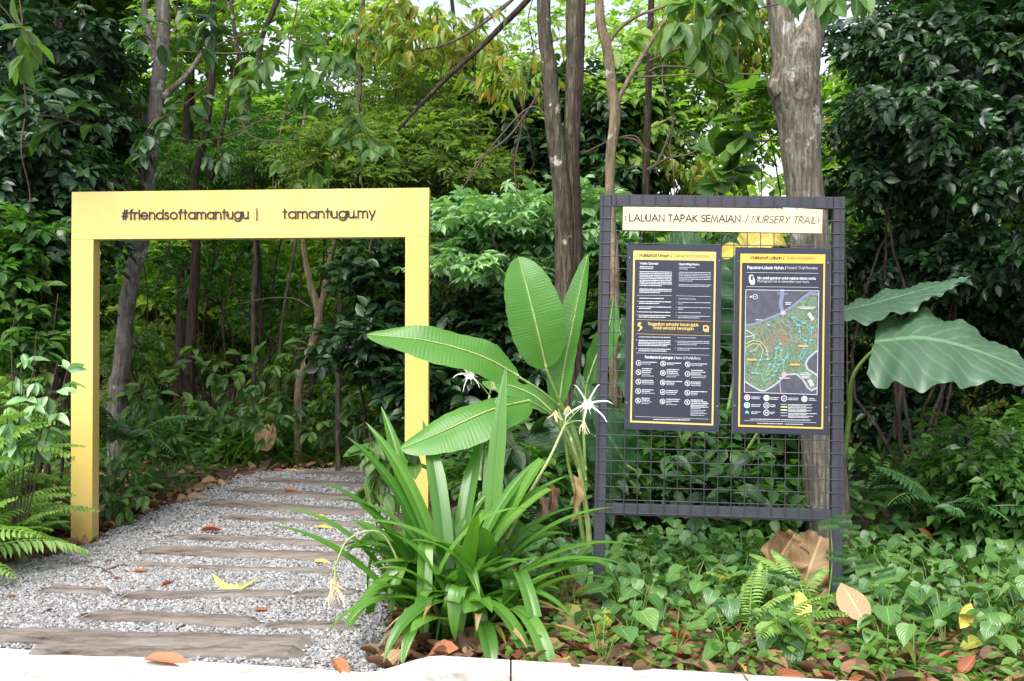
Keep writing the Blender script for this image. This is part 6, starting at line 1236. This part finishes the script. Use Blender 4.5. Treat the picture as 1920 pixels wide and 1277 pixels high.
sapling('round_leaved_sapling', 'sapling with yellowish round leaves right of the ridged trunk above the frame', 'sapling', [(1590, 1000, 7.9), (1588, 600, 7.9), (1585, 380, 7.9), (1600, 310, 7.9)], 'round', 14, .2, 141, spread=.22, t0=.7, hang=.1)
# overhanging boughs with large leaves
def bough(name, label, pts, key, n, L, seed, **k):
    P = [W(*p) for p in pts]; root = thing(name, label, 'branch', P[0]); leafy(root, P, key, n, L, seed, **k); return root
bough('overhanging_branch', 'leafy branch hanging over the ridged trunk at the top right', [(1640, -60, 6.2), (1560, -20, 6.0), (1450, 10, 5.9), (1350, 30, 5.9), (1270, 40, 6.0)], 'big', 74, .19, 201, spread=.22, hang=.9, t0=.15)
bough('overhanging_branch', 'second leafy branch drooping left of the ridged trunk at the top', [(1500, -80, 6.6), (1400, -20, 6.5), (1330, 40, 6.4), (1290, 90, 6.4)], 'big', 40, .19, 202, spread=.2, hang=.9, t0=.2)
bough('overhanging_branch', 'branch with broad leaves crossing the top of the grey mottled tree', [(480, -40, 7.6), (400, 30, 7.6), (330, 70, 7.7), (250, 60, 7.8)], 'bigdark', 56, .17, 203, spread=.24, hang=.6)
bough('overhanging_branch', 'branch with mixed light and dark leaves left of the dark slanting limb', [(620, -60, 7.6), (560, 40, 7.6), (500, 120, 7.7), (470, 190, 7.8)], 'big', 56, .16, 204, spread=.26, hang=.6)
bough('overhanging_branch', 'leafy branch spreading over the middle of the gateway beam', [(760, -40, 8.0), (690, 60, 8.0), (620, 120, 8.0), (540, 170, 8.0)], 'big', 60, .17, 205, spread=.28, hang=.6)
bough('overhanging_branch', 'branch of grey-green leaves dropping towards the right half of the beam', [(600, 120, 8.2), (640, 190, 8.2), (690, 250, 8.1), (700, 310, 8.1)], 'big', 50, .15, 206, spread=.24, hang=.6, t0=.1)
bough('overhanging_branch', 'low branch with leaf clusters in front of the grey mottled trunk', [(390, 160, 8.6), (340, 200, 8.5), (290, 230, 8.4), (265, 260, 8.4)], 'bigdark', 40, .15, 207, spread=.2, hang=.6, t0=.1)
bough('overhanging_branch', 'thin branch with dark leaves just above the left half of the beam', [(520, 210, 8.6), (440, 250, 8.5), (370, 270, 8.5), (300, 320, 8.5)], 'bigdark', 44, .14, 208, spread=.22, hang=.7, t0=.1)
bough('overhanging_branch', 'thin branch with leaves above the right end of the beam', [(700, 180, 8.4), (650, 260, 8.3), (600, 290, 8.3), (540, 320, 8.3)], 'big', 40, .14, 209, spread=.24, hang=.7, t0=.1)
bough('overhanging_branch', 'branch with lobed leaves at the top left corner', [(-60, -30, 6.4), (0, 10, 6.3), (40, 60, 6.3), (70, 90, 6.3)], 'big', 22, .2, 210, spread=.2, hang=.7, t0=.2)
bough('overhanging_branch', 'dark branch with pale lobed leaves lower at the far left', [(-60, 180, 7), (20, 210, 6.9), (110, 220, 6.9), (160, 240, 6.9)], 'bigdark', 44, .17, 211, spread=.2, hang=.6, t0=.1)
bough('overhanging_branch', 'yellowing branch with drooping narrow leaves at the top middle', [(1010, -40, 8.4), (930, 20, 8.4), (860, 70, 8.4), (780, 100, 8.4)], 'yellow', 34, .16, 212, spread=.28, hang=.8, t0=.1)
bough('overhanging_branch', 'yellow-green drooping branch just left of the twin trunks', [(1080, 60, 8.8), (1010, 90, 8.8), (970, 120, 8.7), (910, 130, 8.7)], 'yellow', 30, .16, 213, spread=.22, hang=.8, t0=.1)
bough('overhanging_branch', 'branch with big backlit leaves between the pale tree and the dark stem', [(1250, -20, 7.6), (1220, 40, 7.5), (1190, 80, 7.5), (1120, 90, 7.6)], 'bigbright', 30, .2, 214, spread=.2, hang=.9, t0=.2)
for i, (x, y) in enumerate(((165, 660), (120, 640), (250, 890))): pass

for i, (x, y) in enumerate(((3.6, 6.6), (4.3, 5.9), (4.9, 7.4), (5.6, 6.4))):
    o = link('roadside_shrub', CR[['mid_crown_0', 'dark_crown_0', 'mid_crown_1', 'bright_crown_0'][i]], None, (x, y, .55), (0, 0, i * 1.3), .75); tag(o, 'rounded leafy shrub beside the road beyond the right side of the bed', 'shrub', 'roadside shrubs to the right')
